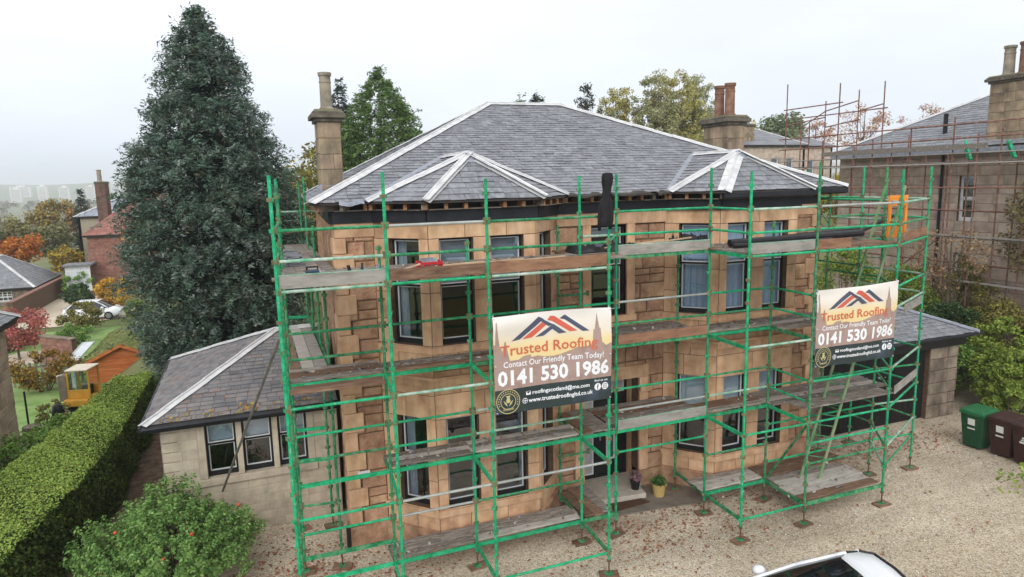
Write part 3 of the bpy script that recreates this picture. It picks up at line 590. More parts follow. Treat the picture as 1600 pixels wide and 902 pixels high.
PLKW = pm('bleached_plank', [srgb(148, 142, 134), srgb(178, 172, 164), srgb(198, 192, 186)], scale=6, rough=.9, bump=.4, bscale=30, rnd=.1, stretch=(.5, 3, 3))
TOE = pm('toe_board_grey', [srgb(126, 122, 116), srgb(152, 148, 142), srgb(168, 164, 158)], scale=4, rough=.85, bump=.25, rnd=.1, stretch=(.6, 2, 2))
TOEB = pm('toe_board_brown', [srgb(112, 82, 64), srgb(142, 106, 84), srgb(156, 122, 98)], scale=4, rough=.9, bump=.35, rnd=.1, stretch=(.6, 2, 3))
ZK = lambda k: .51+.491*k
YF, YI, YR = 11.29, 12.65, 14.0
scaf = empty('green_scaffold', (8, 12, 0), 'bright green tube scaffold of four lifts wrapped round the front of the sandstone villa', 'scaffold')
def standard(x, y, zt, zb=.05, plate=True, mat=None, lean=0., sole=True):
    m = MB().tube((x, y, zb+.30), (x+lean, y, zt), .029, 10)
    for k in range(0, 17):
        z = ZK(k)
        if zb+.3 < z < zt-.05:
            for dx, dy in ((1, 0), (-1, 0), (0, 1), (0, -1)): m.obox((x+dx*.04, y+dy*.04, z), Vector((dx*.018+abs(dy)*.014, dy*.018+abs(dx)*.014, 0)), Vector((-dy*.014+0*dx, dx*.014, 0)) if False else Vector((abs(dy)*.014, abs(dx)*.014, 0)), Vector((dx*.004, dy*.004, .032)))
    s = m.build('standard', mat or rng.choice([GR1, GR1, GR2]), scaf, fixn=False); s.data.materials.append(WEDGE)
    for p_ in s.data.polygons[12:]: p_.material_index = 1 if rng.random() < .5 else 0
    if zb < 1: 
        MB().tube((x, y, .05), (x, y, zb+.36), .017, 8).tube((x, y, zb+.26), (x, y, zb+.30), .04, 8).build('base_jack', RUST, s)
        MB().box(x-.075, x+.075, y-.075, y+.075, .042, .052).build('base_plate', GR2, s)
        a = rng.uniform(-.4, .4); MB().obox((x, y, .021), Vector((math.cos(a), math.sin(a), 0))*.2, Vector((-math.sin(a), math.cos(a), 0))*.12, Vector((0, 0, .02))).build('sole_board', PLKB, s)
    return s
def rail(p, q, mat=None, r=.0265, name='ledger'):
    p, q = Vector(p), Vector(q); d = (q-p).normalized(); a, b = p+d*.035, q-d*.035
    mid = (a+b)/2+Vector((0, 0, rng.uniform(-.006, .004))); m = MB().tube(a, mid, r, 8, cap=False).tube(mid, b, r, 8, cap=False)
    nf_ = len(m.f)
    for e in (a, b): m.box(e.x-.027, e.x+.027, e.y-.027, e.y+.027, e.z-.05, e.z+.07)
    o = m.build(name, mat or rng.choice([GR1]*6+[GR2]*4+[GR3]*2+[GALV]), scaf, fixn=False); o.data.materials.append(WEDGE)
    for p_ in o.data.polygons[nf_:]: p_.material_index = 1
def beam(p, q, mat=None, h=.075, w=.045, name='transom'):
    p, q = Vector(p), Vector(q); d = (q-p).normalized(); MB().bar(p+d*.03, q-d*.03, w, h).build(name, mat or rng.choice([GR1, GR1, GR2]), scaf, fixn=False)
def X(x0, y, x1, k, mat=None): rail((x0, y, ZK(k)), (x1, y, ZK(k)), mat)
def XB(x0, y, x1, k, mat=None): beam((x0, y, ZK(k)), (x1, y, ZK(k)), mat, name='ledger')
def YT(x, y0, y1, k, x1=None, mat=None): beam((x, y0, ZK(k)), (x if x1 is None else x1, y1, ZK(k)), mat)
def planks(x0, x1, y0, y1, k, along='x', mats=(PLK, PLK, PLKB), dz=.0):
    z = ZK(k)+.04+dz; w = .225
    if along == 'x':
        n = max(1, round((y1-y0)/(w+.012))); st = (y1-y0)/n
        for i in range(n):
            yc = y0+st*(i+.5); e0, e1 = x0+rng.uniform(-.05, .04), x1+rng.uniform(-.04, .05)
            MB().bar((e0, yc+rng.uniform(-.01, .01), z+.019+rng.uniform(0, .008)), (e1, yc+rng.uniform(-.01, .01), z+.019+rng.uniform(0, .012)), st-.012, .036).build('plank', rng.choice(mats), scaf, fixn=False)
    else:
        n = max(1, round((x1-x0)/(w+.012))); st = (x1-x0)/n
        for i in range(n):
            xc = x0+st*(i+.5)
            MB().bar((xc, y0+rng.uniform(-.04, .04), z+.019+rng.uniform(0, .008)), (xc+rng.uniform(-.01, .01), y1+rng.uniform(-.04, .04), z+.019+rng.uniform(0, .008)), st-.012, .036).build('plank', rng.choice(mats), scaf, fixn=False)
def toe(x0, x1, y, k, mat, h=.21, y1=None, z=None):
    z0 = (ZK(k)+.045) if z is None else z
    MB().bar((x0+.03, y, z0+h/2), (x1-.03, y if y1 is None else y1, z0+h/2), .03, h).build('toe_board', mat, scaf, fixn=False)
    if mat is TOE: MB().bar((x0+.03, y, z0+h+.008), (x1-.03, y if y1 is None else y1, z0+h+.008), .04, .014).build('toe_board_edge', GR3, scaf, fixn=False)
xL, x2, x3, x4, x6, x7, x8 = .32, 2.09, 3.885, 6.33, 9.66, 11.48, 13.94
iL, i2, i3, i4, i4b, i5, i7, i8 = .42, 2.20, 3.93, 6.40, 7.27, 9.70, 11.52, 14.0
for x, zt in ((xL, 8.25), (x2, 8.27), (x3, 8.13), (x4, 7.55), (x6, 8.16), (x7, 8.33), (x8, 8.13)): standard(x, YF, zt)
for x, zt in ((iL, 7.1), (i2, 6.95), (i3, 6.95), (i4, 8.15), (i4b, 8.17), (i5, 8.27), (i7, 7.0)): standard(x, YI, zt)
standard(6.52, YR, 7.06, mat=GR2); standard(9.80, YR, 6.2, mat=GR2)
# front row
for a, b in ((xL, x2), (x2, x3), (x3, x4), (x6, x7), (x7, x8)):
    for k in (14, 13, 12): X(a, YF, b, k)
    X(a, YF, b, 4)
for a, b in ((xL, x2), (x2, x3), (x3, x4), (x6, x7)): X(a, YF, b, 8)
for a, b in ((x2, x3), (x3, x4), (x6, x7)): X(a, YF, b, 0, GR1)
XB(x7, YF, x8, 0); X(x7, YF, x8, 6, GR1); X(x7, YF, x8, 3); X(x7, YF, x8, 2)
# inner row
for a, b, ks in ((iL, i2, (10, 5, 2, 9)), (i2, i3, (10, 6, 5, 2)), (i3, i4, (10, 6, 5, 2)), (i5, i7, (10, 9, 6, 5, 2)), (i4b, i5, (14, 13, 10, 9, 6, 5, 3)), (i4, i4b, (13, 10, 6))):
    for k in ks: X(a, YI, b, k)
for a, b, ks in ((iL, i2, (8, 4, 0)), (i2, i3, (8, 4, 0)), (i3, i4, (8, 4, 0)), (i5, i7, (8, 4, 0)), (i4b, i5, (12, 8, 4)), (i4, i4b, (12, 8, 4, 0))):
    for k in ks: XB(a, YI, b, k)
# front-to-inner transoms and end guard rails
for xf, xi in ((xL, iL), (x2, i2), (x3, i3), (x4, i4), (x6, i5), (x7, i7)):
    for k in (0, 4, 8, 12): YT(xf, YF, YI, k, xi)
for k in (14, 13): rail((x6, YF, ZK(k)), (i5, YI, ZK(k)), GR1)
for k in (14, 13): rail((x4, YF, ZK(k)), (i4b, YI, ZK(k)), GR1)
for k in (10, 9, 6, 5): rail((x7, YF, ZK(k)), (i7, YI, ZK(k)), GR1)
# rear brackets by the doorway and brackets carrying the inside boards
for k in (0, 4, 8, 12):
    YT(i4, YI, YR, k, 6.52, GR2); YT(i5, YI, YR, k, 9.80, GR2)
    for x in (i2, i3, i7): YT(x, YI, 13.36, k)
for k in (2, 6, 10): rail((6.52, YR, ZK(k)), (i4b+.05, YR, ZK(k)), GR2)
# diagonal braces
for (p, q) in (((9.80, YR, ZK(4)), (9.80, YR, ZK(4)+.3)), ((i7, YI, ZK(0)), (x7, YF, ZK(4)))): beam(p, q, GR2, .045, .045, 'brace')
# boards
for a, b in ((xL, x2), (x2, x3), (x3, x4)): planks(a, b, YF+.06, YI-.04, 12)
planks(iL, i2, YI+.05, 13.3, 12); planks(i2, i4, YI+.05, 13.3, 12); planks(i4b, i5, YI+.05, 14.1, 12, mats=(PLK, PLKB, PLKW)); planks(i4, i4b, YF+.9, 14.1, 12)
for a, b in ((x6, x7), (x7, x8)): planks(a, b, YF+.06, YI-.04, 12)
planks(i5, i7, YI+.05, 13.3, 12); planks(i7, 15.0, YI+.05, 13.3, 12)
planks(iL, i2, YI+.05, 13.55, 8); planks(iL+.02, i2-.1, YI-.72, YI-.3, 8, mats=(PLK, PLKB)); planks(i2, i3, YI+.05, 13.33, 8); planks(i3, i4, YI+.05, 13.33, 8); planks(i4b, i5, YI+.05, 14.1, 8); planks(i5, i7, YI+.05, 13.33, 8); planks(i7, 15.0, YI-.5, 13.33, 8, mats=(PLK, PLK, PLKW))
planks(i2, i3, YI+.05, 13.33, 4, mats=(PLK, PLKW, PLKB)); planks(i3, i4, YI+.05, 13.33, 4, mats=(PLK, PLKW)); planks(6.50, 7.22, YI+.05, 14.1, 4, 'y'); planks(i4b, i5, YI+.05, 14.1, 4, mats=(PLK, PLKB)); planks(i5, i7, YI+.05, 13.33, 4)
planks(i7, 15.3, YI-.2, 13.45, 4, mats=(PLKW, PLK, PLK)); planks(i7+.5, 14.9, YI-.72, YI-.24, 4, mats=(PLKW, PLK))
planks(i2, i3, YI+.05, 13.33, 0, mats=(PLK, PLKB)); planks(i3, i4, YI+.05, 13.33, 0, mats=(PLKW, PLK)); planks(6.50, 7.22, YI+.05, 14.1, 0, 'y', mats=(PLKB, PLK, PLK)); planks(i5, i7, YI+.05, 13.33, 0, mats=(PLKW, PLK)); planks(x7+.05, x8-.05, YF+.06, YI-.02, 0, mats=(PLKW, PLK, PLKW, PLKB)); planks(i7, 14.2, YI+.05, 13.3, 0)
# toe boards
toe(xL, x2, YF+.03, 12, TOE); toe(x2, x3, YF+.03, 12, PLKB, .20); toe(x3, x4, YF+.03, 12, TOEB); toe(x6, x7, YF+.03, 12, TOE); toe(x7, x7+1.05, YF+.03, 12, TOEB)
toe(i4b, i5, YI-.03, 12, TOE); toe(i4b, i5, YI-.03, 8, TOEB); toe(i4b, i5, YI-.03, 4, TOE)
# ---- left return along the side wall
ol = [(.52, 13.9), (.58, 15.8), (.66, 17.7), (.74, 19.6)]; il = [(1.27, 13.8), (1.29, 15.7), (1.30, 17.6), (1.31, 19.5)]
for (x, y), zt in zip(ol, (8.1, 8.25, 8.2, 8.2)): standard(x, y, zt)
for (x, y), zt in zip(il, (6.3, 7.2, 8.3, 8.2)): standard(x, y, zt, mat=GR2)
pts = [(xL, YF)]+ol
for (a, b) in zip(pts, pts[1:]):
    for k in (14, 13, 12, 8, 4): rail((*a, ZK(k)), (*b, ZK(k)))
for (a, b) in zip(ol, il):
    for k in (4, 8, 12): beam((*a, ZK(k)), (*b, ZK(k)))
for (a, b) in zip(il, il[1:]):
    for k in (12, 8): beam((*a, ZK(k)), (*b, ZK(k)), GR2, name='ledger')
rail((ol[3][0], ol[3][1], ZK(14)), (2.3, 19.6, ZK(14)), GR3); rail((ol[3][0], ol[3][1], ZK(13)), (2.3, 19.6, ZK(13)), GR3)
planks(.50, 1.44, 12.7, 16.2, 12, 'y', mats=(PLK, PLKW, PLK)); planks(.56, 1.46, 16.25, 19.7, 12, 'y')
planks(.50, .70, 13.6, 17.5, 8, 'y', mats=(PLKB,)); planks(.72, 1.22, 13.6, 17.5, 8, 'y', mats=(PLKW, PLK, TOE))
rail((.52, 13.9, ZK(2)), (1.27, 13.8, ZK(2)), GR2); XB(iL, YI, i2, 1, GR2); X(iL, YI, i2, 6, GR1)
toe(.0, 3.0, 13.9, 12, TOE, y1=13.9) if False else None
# raking prop from the left standard down to the wing
MB().tube((xL-.02, YF+.25, 5.6), (-1.05, 15.7, 1.35), .026, 8).build('raking_tube', pm('galvanised_tube', [srgb(104, 104, 100), srgb(140, 140, 134)], scale=6, rough=.5, metal=.4, rnd=0), scaf)
# ---- right return past the corner
Q9, Q9b, Q9c = (16.42, 12.5), (16.42, 14.55), (16.42, 16.6); R8, R8b, R8c = (15.05, 12.65), (15.05, 14.4), (15.05, 16.4)
for (x, y), zt in ((Q9, 8.2), (Q9b, 8.25), (Q9c, 8.2), (R8, 8.2), (R8b, 7.6), (R8c, 7.6)): standard(x, y, zt)
for a, b, ks in ((R8, R8b, (2, 6, 10, 13, 14)), (Q9, Q9b, (2, 4, 6, 9, 10, 12, 13, 14)), (Q9b, Q9c, (4, 8, 10, 12, 14)), (R8b, R8c, (8, 12, 13, 14)), ((x8, YF), Q9, (14, 13, 12, 10, 9, 6, 4, 2, 1)), (R8, Q9, (1, 3, 5)), ((x8, YF), R8, (14, 13, 12, 10, 9, 5, 6, 2, 1)), ((i7, YI), R8, (12, 8, 5, 4, 3, 1)), (R8b, Q9b, (8, 12, 13)), (R8c, Q9c, (12, 13, 14))):
    for k in ks: rail((*a, ZK(k)), (*b, ZK(k)), rng.choice([GR1, GR1, GR2, GR3]))
planks(15.1, 16.38, 12.7, 16.4, 12, 'y', mats=(PLK, PLKB)); toe(Q9[0], Q9[0]+.001, 0, 12, TOE) if False else None
MB().bar((x8+.2, YF+.2, 6.55), (Q9[0]-.05, Q9[1]-.02, 6.55), .03, .2).build('toe_board', TOEB, scaf); MB().bar((x8+.9, YF+.45, 4.75), (Q9[0]-.05, Q9[1]-.02, 4.75), .03, .22).build('toe_board', TOE, scaf); MB().bar((x8+.6, YF+.33, 2.75), (Q9[0]-.05, Q9[1]-.02, 2.75), .03, .2).build('toe_board', TOE, scaf)
# ---- ladder
lad = empty('ladder', (13.0, 11.9, .6), 'tall worn green ladder standing on the lowest platform beneath the right banner', 'ladder')
lb, lt = Vector((12.55, 12.2, .60)), Vector((14.72, 12.12, 7.75)); ld = (lt-lb).normalized(); lw = Vector((.30, -.34, 0)).normalized()*.21
for s in (-1, 1): MB().bar(lb+lw*s, lt+lw*s, .03, .07).build('stile', pm('ladder_paint', [srgb(70, 128, 84), srgb(122, 150, 112), srgb(150, 150, 118)], scale=3, rnd=.1), lad)
n = int((lt-lb).length/.27)
for i in range(1, n): c = lb+ld*(i*.27); MB().tube(c-lw, c+lw, .014, 6).build('rung', GR2, lad)
# ---------------------------------------------------------------- banners
CREAM = pm('banner_vinyl', [srgb(226, 208, 160), srgb(226, 210, 170)], scale=2, rough=.45, bump=.05, rnd=0)
B_BACK = bpy.data.materials.new('banner_print')
B_BACK.use_nodes = True
def grad_mat(m, stops, rough=.5):
    t = m.node_tree; t.nodes.clear(); o = N(t, 'ShaderNodeOutputMaterial'); b = N(t, 'ShaderNodeBsdfPrincipled', inp={'Roughness': rough}); uv = N(t, 'ShaderNodeUVMap'); sp = N(t, 'ShaderNodeSeparateXYZ'); rp = N(t, 'ShaderNodeValToRGB'); nz = N(t, 'ShaderNodeTexNoise', inp={'Scale': 3.}); ad = N(t, 'ShaderNodeMath', operation='MULTIPLY_ADD', inp={1: .12, 2: -.06})
    t.links.new(uv.outputs[0], sp.inputs[0]); t.links.new(uv.outputs[0], nz.inputs[0]); t.links.new(nz.outputs[0], ad.inputs[0]); a2 = N(t, 'ShaderNodeMath'); t.links.new(sp.outputs[1], a2.inputs[0]); t.links.new(ad.outputs[0], a2.inputs[1]); t.links.new(a2.outputs[0], rp.inputs[0])
    e = rp.color_ramp.elements; e[0].position = stops[0][0]; e[0].color = (*stops[0][1], 1); e[1].position = stops[-1][0]; e[1].color = (*stops[-1][1], 1)
    for p, c in stops[1:-1]: q = e.new(p); q.color = (*c, 1)
    t.links.new(rp.outputs[0], b.inputs['Base Color']); t.links.new(b.outputs[0], o.inputs[0])
grad_mat(B_BACK, [(0, srgb(196, 176, 140)), (.5, srgb(226, 204, 146)), (.68, srgb(228, 208, 156)), (.80, srgb(224, 216, 202)), (1, srgb(232, 229, 226))])
def flat(name, c, rough=.5): return pm('print_'+name, [c, c], rough=rough, bump=0, rnd=0)
MAUVE = pm('print_skyline', [srgb(146, 122, 116), srgb(168, 144, 134), srgb(160, 140, 138)], scale=3, rough=.5, bump=0, rnd=0)
BAND = pm('print_band', [srgb(40, 52, 52), srgb(46, 58, 58), srgb(66, 78, 92)], scale=2, rough=.5, bump=0, rnd=0)
NAVY, REDP, WHP, GOLD, RUSTP = flat('navy', srgb(78, 84, 104)), flat('red', srgb(206, 98, 80)), flat('white', srgb(232, 234, 238)), flat('gold', srgb(190, 180, 128)), flat('brick', srgb(200, 104, 78))
TXT = {}
def text_mesh(body, bold=.0):
    k = (body, bold)
    if k not in TXT:
        cu = bpy.data.curves.new('t', 'FONT'); cu.body = body; cu.size = 1; cu.offset = bold; cu.resolution_u = 2; cu.fill_mode = 'FRONT'
        o = bpy.data.objects.new('t', cu); COL.objects.link(o); dg = bpy.context.evaluated_depsgraph_get(); me = bpy.data.meshes.new_from_object(o.evaluated_get(dg))
        V = [tuple(v.co) for v in me.vertices]; F = [tuple(p.vertices) for p in me.polygons]; bpy.data.objects.remove(o); bpy.data.meshes.remove(me)
        x0 = min(v[0] for v in V); x1 = max(v[0] for v in V); TXT[k] = ([((v[0]-x0)/(x1-x0), v[1]/.7) for v in V], F)
    return TXT[k]
def banner(label, TL, TR, BL, BR, seed, sag):
    TL, TR, BL, BR = [Vector(p) for p in (TL, TR, BL, BR)]; rt = (TR-TL).normalized(); nn = rt.cross((BL-TL).normalized()).normalized()
    if nn.y > 0: nn = -nn
    W = (TR-TL).length; Hh = (BL-TL).length; ar = W/Hh
    def S(u, v, off=0):
        p = TL.lerp(TR, u).lerp(BL.lerp(BR, u), v)
        wv = .02*math.sin(u*7+seed+v*2)*math.sin(v*3.0+.3)+.009*math.sin(u*11+v*7+seed)+.035*math.exp(-((v-.08)/.09)**2)*math.sin(u*6+seed*2)+.004*math.sin(v*12+u*3)
        return p+nn*(wv+off)+Vector((0, 0, -sag*4*u*(1-u)*(1-v)))
    root = empty('advertising_banner', BL.lerp(BR, .5), label, 'banner')
    def grid(u0, u1, v0, v1, nu, nv, off, name, mat, parent=None, uv=False):
        vs = [S(u0+(u1-u0)*i/nu, v0+(v1-v0)*j/nv, off) for j in range(nv+1) for i in range(nu+1)]
        fs = [(j*(nu+1)+i, (j+1)*(nu+1)+i, (j+1)*(nu+1)+i+1, j*(nu+1)+i+1) for j in range(nv) for i in range(nu)]
        o = MB().add(vs, fs).build(name, mat, parent or root, smooth=True, fixn=False)
        if uv:
            l = o.data.uv_layers.new(); 
            for lp in o.data.loops:
                i = lp.vertex_index; l.data[lp.index].uv = ((i % (nu+1))/nu*W, 1-(i//(nu+1))/nv)
        return o
    sheet = grid(0, 1, 0, 1, 60, 44, 0, 'sheet', B_BACK, uv=True)
    def shape(pts, mat, off, name, n=24):
        """print polygon, resampled so that it follows the cloth"""
        b = bmesh.new(); vs = [b.verts.new((p[0], p[1], 0)) for p in pts]; b.faces.new(vs)
        bmesh.ops.triangulate(b, faces=b.faces)
        for _ in range(4):
            le = [e_ for e_ in b.edges if (e_.verts[0].co-e_.verts[1].co).length > .045]
            if le: bmesh.ops.subdivide_edges(b, edges=le, cuts=1); bmesh.ops.triangulate(b, faces=b.faces)
        vv = [S(v.co.x, v.co.y, off) for v in b.verts]; b.verts.index_update(); ff = [tuple(v.index for v in f.verts) for f in b.faces]; b.free()
        MB().add(vv, ff).build(name, mat, sheet, smooth=True, fixn=False)
    def text(s, u0, u1, vb, vt, mat, off=.008, bold=.0, name='lettering'):
        V, F = text_mesh(s, bold); par = list(range(len(V)))
        def find(i):
            while par[i] != i: par[i] = par[par[i]]; i = par[i]
            return i
        for f in F:
            for q in f[1:]: par[find(q)] = find(f[0])
        isl = {}
        for i in range(len(V)): isl.setdefault(find(i), []).append(i)
        spans = sorted((min(V[i][0] for i in L_), max(V[i][0] for i in L_), k_) for k_, L_ in isl.items()); nw = s.count(' '); ends = []; mx_ = spans[0][1]
        for a_, b_, k_ in spans[1:]: ends.append((a_-mx_, a_)); mx_ = max(mx_, b_)
        cuts = sorted(c_[1] for c_ in sorted(ends, reverse=True)[:nw]); word = {k_: sum(a_ >= c_-1e-9 for c_ in cuts) for a_, b_, k_ in spans}
        for w_ in range(nw+1):
            fs_ = [f for f in F if word[find(f[0])] == w_]; ids = sorted({i for f in fs_ for i in f}); rm = {i: n_ for n_, i in enumerate(ids)}
            if ids: MB().add([S(u0+(u1-u0)*V[i][0], vb+(vt-vb)*V[i][1], off) for i in ids], [tuple(rm[i] for i in f) for f in fs_]).build(name, mat, sheet, fixn=False)
    # skyline of roofs and spires above the band
    r = random.Random(5); top = []
    prof = [(0, .28), (.015, .28), (.02, .06), (.03, .05), (.037, .18), (.05, .3), (.075, .36), (.09, .26), (.10, .26), (.115, .37), (.13, .46), (.2, .46), (.24, .43), (.3, .42), (.31, .45), (.36, .44), (.42, .46), (.5, .465), (.56, .455), (.6, .44), (.66, .42), (.7, .40), (.76, .40), (.81, .39), (.835, .36), (.845, .22), (.855, .23), (.868, .13), (.876, .04), (.884, .13), (.898, .22), (.905, .21), (.915, .36), (.95, .40), (1, .37)]
    nu, nv = 200, 26; us = [i/nu for i in range(nu+1)]; pv = np.interp(us, [p[0] for p in prof], [p[1] for p in prof])
    vs = [S(us[i], pv[i]+(.757-pv[i])*j/nv, .003) for j in range(nv+1) for i in range(nu+1)]
    MB().add(vs, [(j*(nu+1)+i, (j+1)*(nu+1)+i, (j+1)*(nu+1)+i+1, j*(nu+1)+i+1) for j in range(nv) for i in range(nu)]).build('printed_skyline', MAUVE, sheet, smooth=True, fixn=False)
    grid(0, 1, .75, 1, 60, 12, .0045, 'printed_band', BAND, sheet)
    # roof emblem: folded navy and red chevrons
    def chev(pts, mat, off): shape(pts, mat, off, 'printed_roof_emblem')
    chev([(.145, .265), (.375, .045), (.42, .075), (.215, .255)], NAVY, .0050); chev([(.235, .258), (.41, .10), (.465, .115), (.315, .25)], REDP, .0055)
    chev([(.45, .09), (.475, .05), (.51, .055), (.705, .225), (.64, .228), (.49, .105)], REDP, .0060); chev([(.345, .25), (.50, .135), (.61, .235), (.545, .24), (.49, .185), (.415, .245)], NAVY, .0065)
    chev([(.375, .05), (.50, .14), (.46, .155), (.375, .075)], NAVY, .0070); chev([(.555, .085), (.60, .05), (.81, .235), (.75, .235), (.60, .10)], NAVY, .0060)
    text('Trusted Roofing', .055, .875, .405, .300, RUSTP, bold=.012); 
    text('Contact Our Friendly Team Today!', .075, .925, .525, .465, WHP, bold=.012); text('0141 530 1986', .025, .975, .705, .56, WHP, bold=.035)
    text('roofingscotland@me.com', .31, .80, .835, .795, WHP, bold=.02); text('www.trustedroofingltd.co.uk', .275, .83, .915, .872, WHP, bold=.02); text('find us on', .845, .965, .79, .768, WHP, bold=.02)
    def disc(u, v, r_, mat, off, name='printed_roundel', n=20, ri=0): shape([(u+r_*math.cos(2*math.pi*i/n), v+r_*ar*math.sin(2*math.pi*i/n)) for i in range(n)], mat, off, name)
    disc(.105, .875, .098, GOLD, .006); disc(.105, .875, .092, BAND, .0068); disc(.105, .875, .064, GOLD, .0076); disc(.105, .875, .059, BAND, .0084)
    # thistle head, leaves
    shape([(.09, .86), (.095, .835), (.085, .815), (.125, .815), (.115, .835), (.12, .86)], GOLD, .0092, 'printed_thistle'); disc(.105, .868, .018, GOLD, .0094, 'printed_thistle', 10)
    shape([(.065, .86), (.09, .89), (.1, .925), (.078, .90)], GOLD, .0092, 'printed_thistle'); shape([(.145, .86), (.12, .89), (.11, .925), (.132, .90)], GOLD, .0092, 'printed_thistle')
    text('GLASGOW', .06, .15, .968, .945, GOLD, off=.0092, bold=.01)
    for i in range(17):
        a = math.pi*(.88+1.24*i/16); disc(.105+.078*math.cos(a), .875+.078*ar*math.sin(a), .0055, GOLD, .0092, 'printed_ring_letter', 5)
    for u in (.875, .942): disc(u, .85, .030, WHP, .006)
    text('f', .868, .884, .88, .825, BAND, off=.0075, bold=.03)
    shape([(.924, .826), (.96, .826), (.96, .874), (.924, .874)], BAND, .0072, 'printed_icon'); shape([(.928, .832), (.956, .832), (.956, .868), (.928, .868)], WHP, .008, 'printed_icon'); disc(.942, .85, .0085, BAND, .0088, 'printed_icon', 10); disc(.942, .85, .005, WHP, .0094, 'printed_icon', 8)
    shape([(.255, .797), (.295, .797), (.295, .837), (.255, .837)], WHP, .006, 'printed_envelope'); shape([(.258, .800), (.275, .818), (.292, .800), (.292, .804), (.275, .823), (.258, .804)], BAND, .0072, 'printed_envelope')
    disc(.245, .893, .022, WHP, .006); disc(.245, .893, .018, BAND, .007); shape([(.227, .890), (.263, .890), (.263, .896), (.227, .896)], WHP, .008, 'printed_globe'); shape([(.243, .868), (.247, .868), (.247, .918), (.243, .918)], WHP, .008, 'printed_globe')
    # hem, eyelets and ties
    for (u, v) in ((.012, .015), (.988, .015), (.012, .985), (.988, .985), (.012, .5), (.988, .5)):
        p = S(u, v, .01); MB().lathe(p, [(.018, -.004), (.018, .004)], 8).build('eyelet', LEADW, root)
        MB().tube(S(u, v, .012), S(u, v, -.06)+Vector((0, 0, .05)), .006, 5).build('tie', WHITE, root)
    return root
banner('large printed roofing banner tied to the scaffold beside the front door', (3.90, 11.20, 5.67), (6.32, 11.20, 5.64), (3.92, 11.20, 3.84), (6.33, 11.20, 3.83), .4, -.03)
banner('large printed roofing banner tied to the scaffold in front of the garage', (11.48, 11.20, 5.55), (13.92, 11.20, 5.60), (11.48, 11.20, 3.80), (13.88, 11.20, 3.78), 2.1, .02)

# ---------------------------------------------------------------- things left on the top platform
zt = ZK(12)+.085
RED = pm('red_plastic', [srgb(176, 36, 48), srgb(204, 52, 62)], rough=.45, rnd=.05, bump=.05)
cr = empty('red_crate', (3.0, 12.0, zt), 'open red plastic crate of slates on the top platform', 'crate'); x0, x1, y0, y1 = 2.76, 3.20, 11.80, 12.12
MB().box(x0, x1, y0, y1, zt, zt+.015).build('crate_base', RED, cr)
for (a, b, c_, d) in ((x0, x1, y0, y0+.015), (x0, x1, y1-.015, y1), (x0, x0+.015, y0+.016, y1-.016), (x1-.015, x1, y0+.016, y1-.016)):
    m = MB().box(a, b, c_, d, zt+.015, zt+.06).box(a, b, c_, d, zt+.14, zt+.185)
    n = 6
    for i in range(n):
        if b-a > .1: u = a+(b-a-.02)*i/(n-1); m.box(u, u+.02, c_, d, zt+.06, zt+.14)
        else: u = c_+(d-c_-.02)*i/(n-1); m.box(a, b, u, u+.02, zt+.06, zt+.14)
    m.build('crate_side', RED, cr)
for i in range(6): MB().obox((2.98+rng.uniform(-.05, .05), 11.96, zt+.17+rng.uniform(-.02, .05)), Vector((.12, .01, 0)), Vector((0, .09, .04)), Vector((0, -.002, .006))).build('slate_scrap', SLA, cr)
BLU = pm('blue_black_plastic', [srgb(44, 58, 76), srgb(66, 84, 104)], rough=.5, rnd=.05)
bx = empty('tool_radio', (.9, 11.8, zt), 'small blue grey box shaped jobsite radio at the left of the top platform', 'radio')
MB().box(.80, 1.02, 11.66, 11.84, zt, zt+.19).build('case', BLU, bx, bev=.02)
MB().tube((.82, 11.75, zt+.19), (.82, 11.75, zt+.24), .012).tube((1.0, 11.75, zt+.19), (1.0, 11.75, zt+.24), .012).tube((.81, 11.75, zt+.24), (1.01, 11.75, zt+.24), .014).build('handle', BLACK, bx)
MB().box(.85, .97, 11.652, 11.66, zt+.05, zt+.14).build('speaker_grille', LEAD, bx)
ORG = pm('orange_plastic', [srgb(196, 92, 48), srgb(216, 118, 66)], rough=.5, rnd=.08)
def tool(label, x, y, cols):
    t = empty('power_tool', (x, y, zt), label, 'tool'); a = rng.uniform(0, 6.28); d = Vector((math.cos(a), math.sin(a), 0)); p = Vector((x, y, zt+.06))
    MB().tube(p-d*.11, p+d*.1, .045, 8, .036).build('body', cols[0], t); MB().bar(p-d*.08, p-d*.12+Vector((0, 0, .17)), .04, .05).build('grip', cols[1], t); MB().lathe(p+d*.13-Vector((0, 0, .02)), [(.075, 0), (.08, .01), (.075, .02)], 12).build('disc', LEAD, t)
tool('orange and black cutting tool in the pile beside the radio', 1.62, 11.74, (ORG, BLACK)); tool('orange bodied tool lying against the second scaffold standard', 1.90, 11.7, (ORG, LEAD)); tool('black tool standing up behind the orange tools', 1.76, 11.86, (BLACK, BLACK))
def loose(name, label, cat, p, q, w, h, mat, group=None): o = MB().bar(p, q, w, h).build(name, mat); tag(o, label, cat, group); return o
NEWT = pm('pale_batten', [srgb(176, 146, 116), srgb(200, 172, 142), srgb(216, 192, 164)], scale=5, rough=.85, rnd=.15, stretch=(.5, 3, 3))
k = 0
BL = ['pale batten along the front edge beside the radio', 'short batten behind the radio', 'stub of batten tilted up left of the red crate', 'batten sloping across the third standard right of the crate', 'short batten crossing over another by the third standard', 'batten lying behind the crossed pair', 'long front batten above the banner', 'batten lying at the back above the banner', 'batten just behind the red crate', 'batten nearest the hanging jacket']
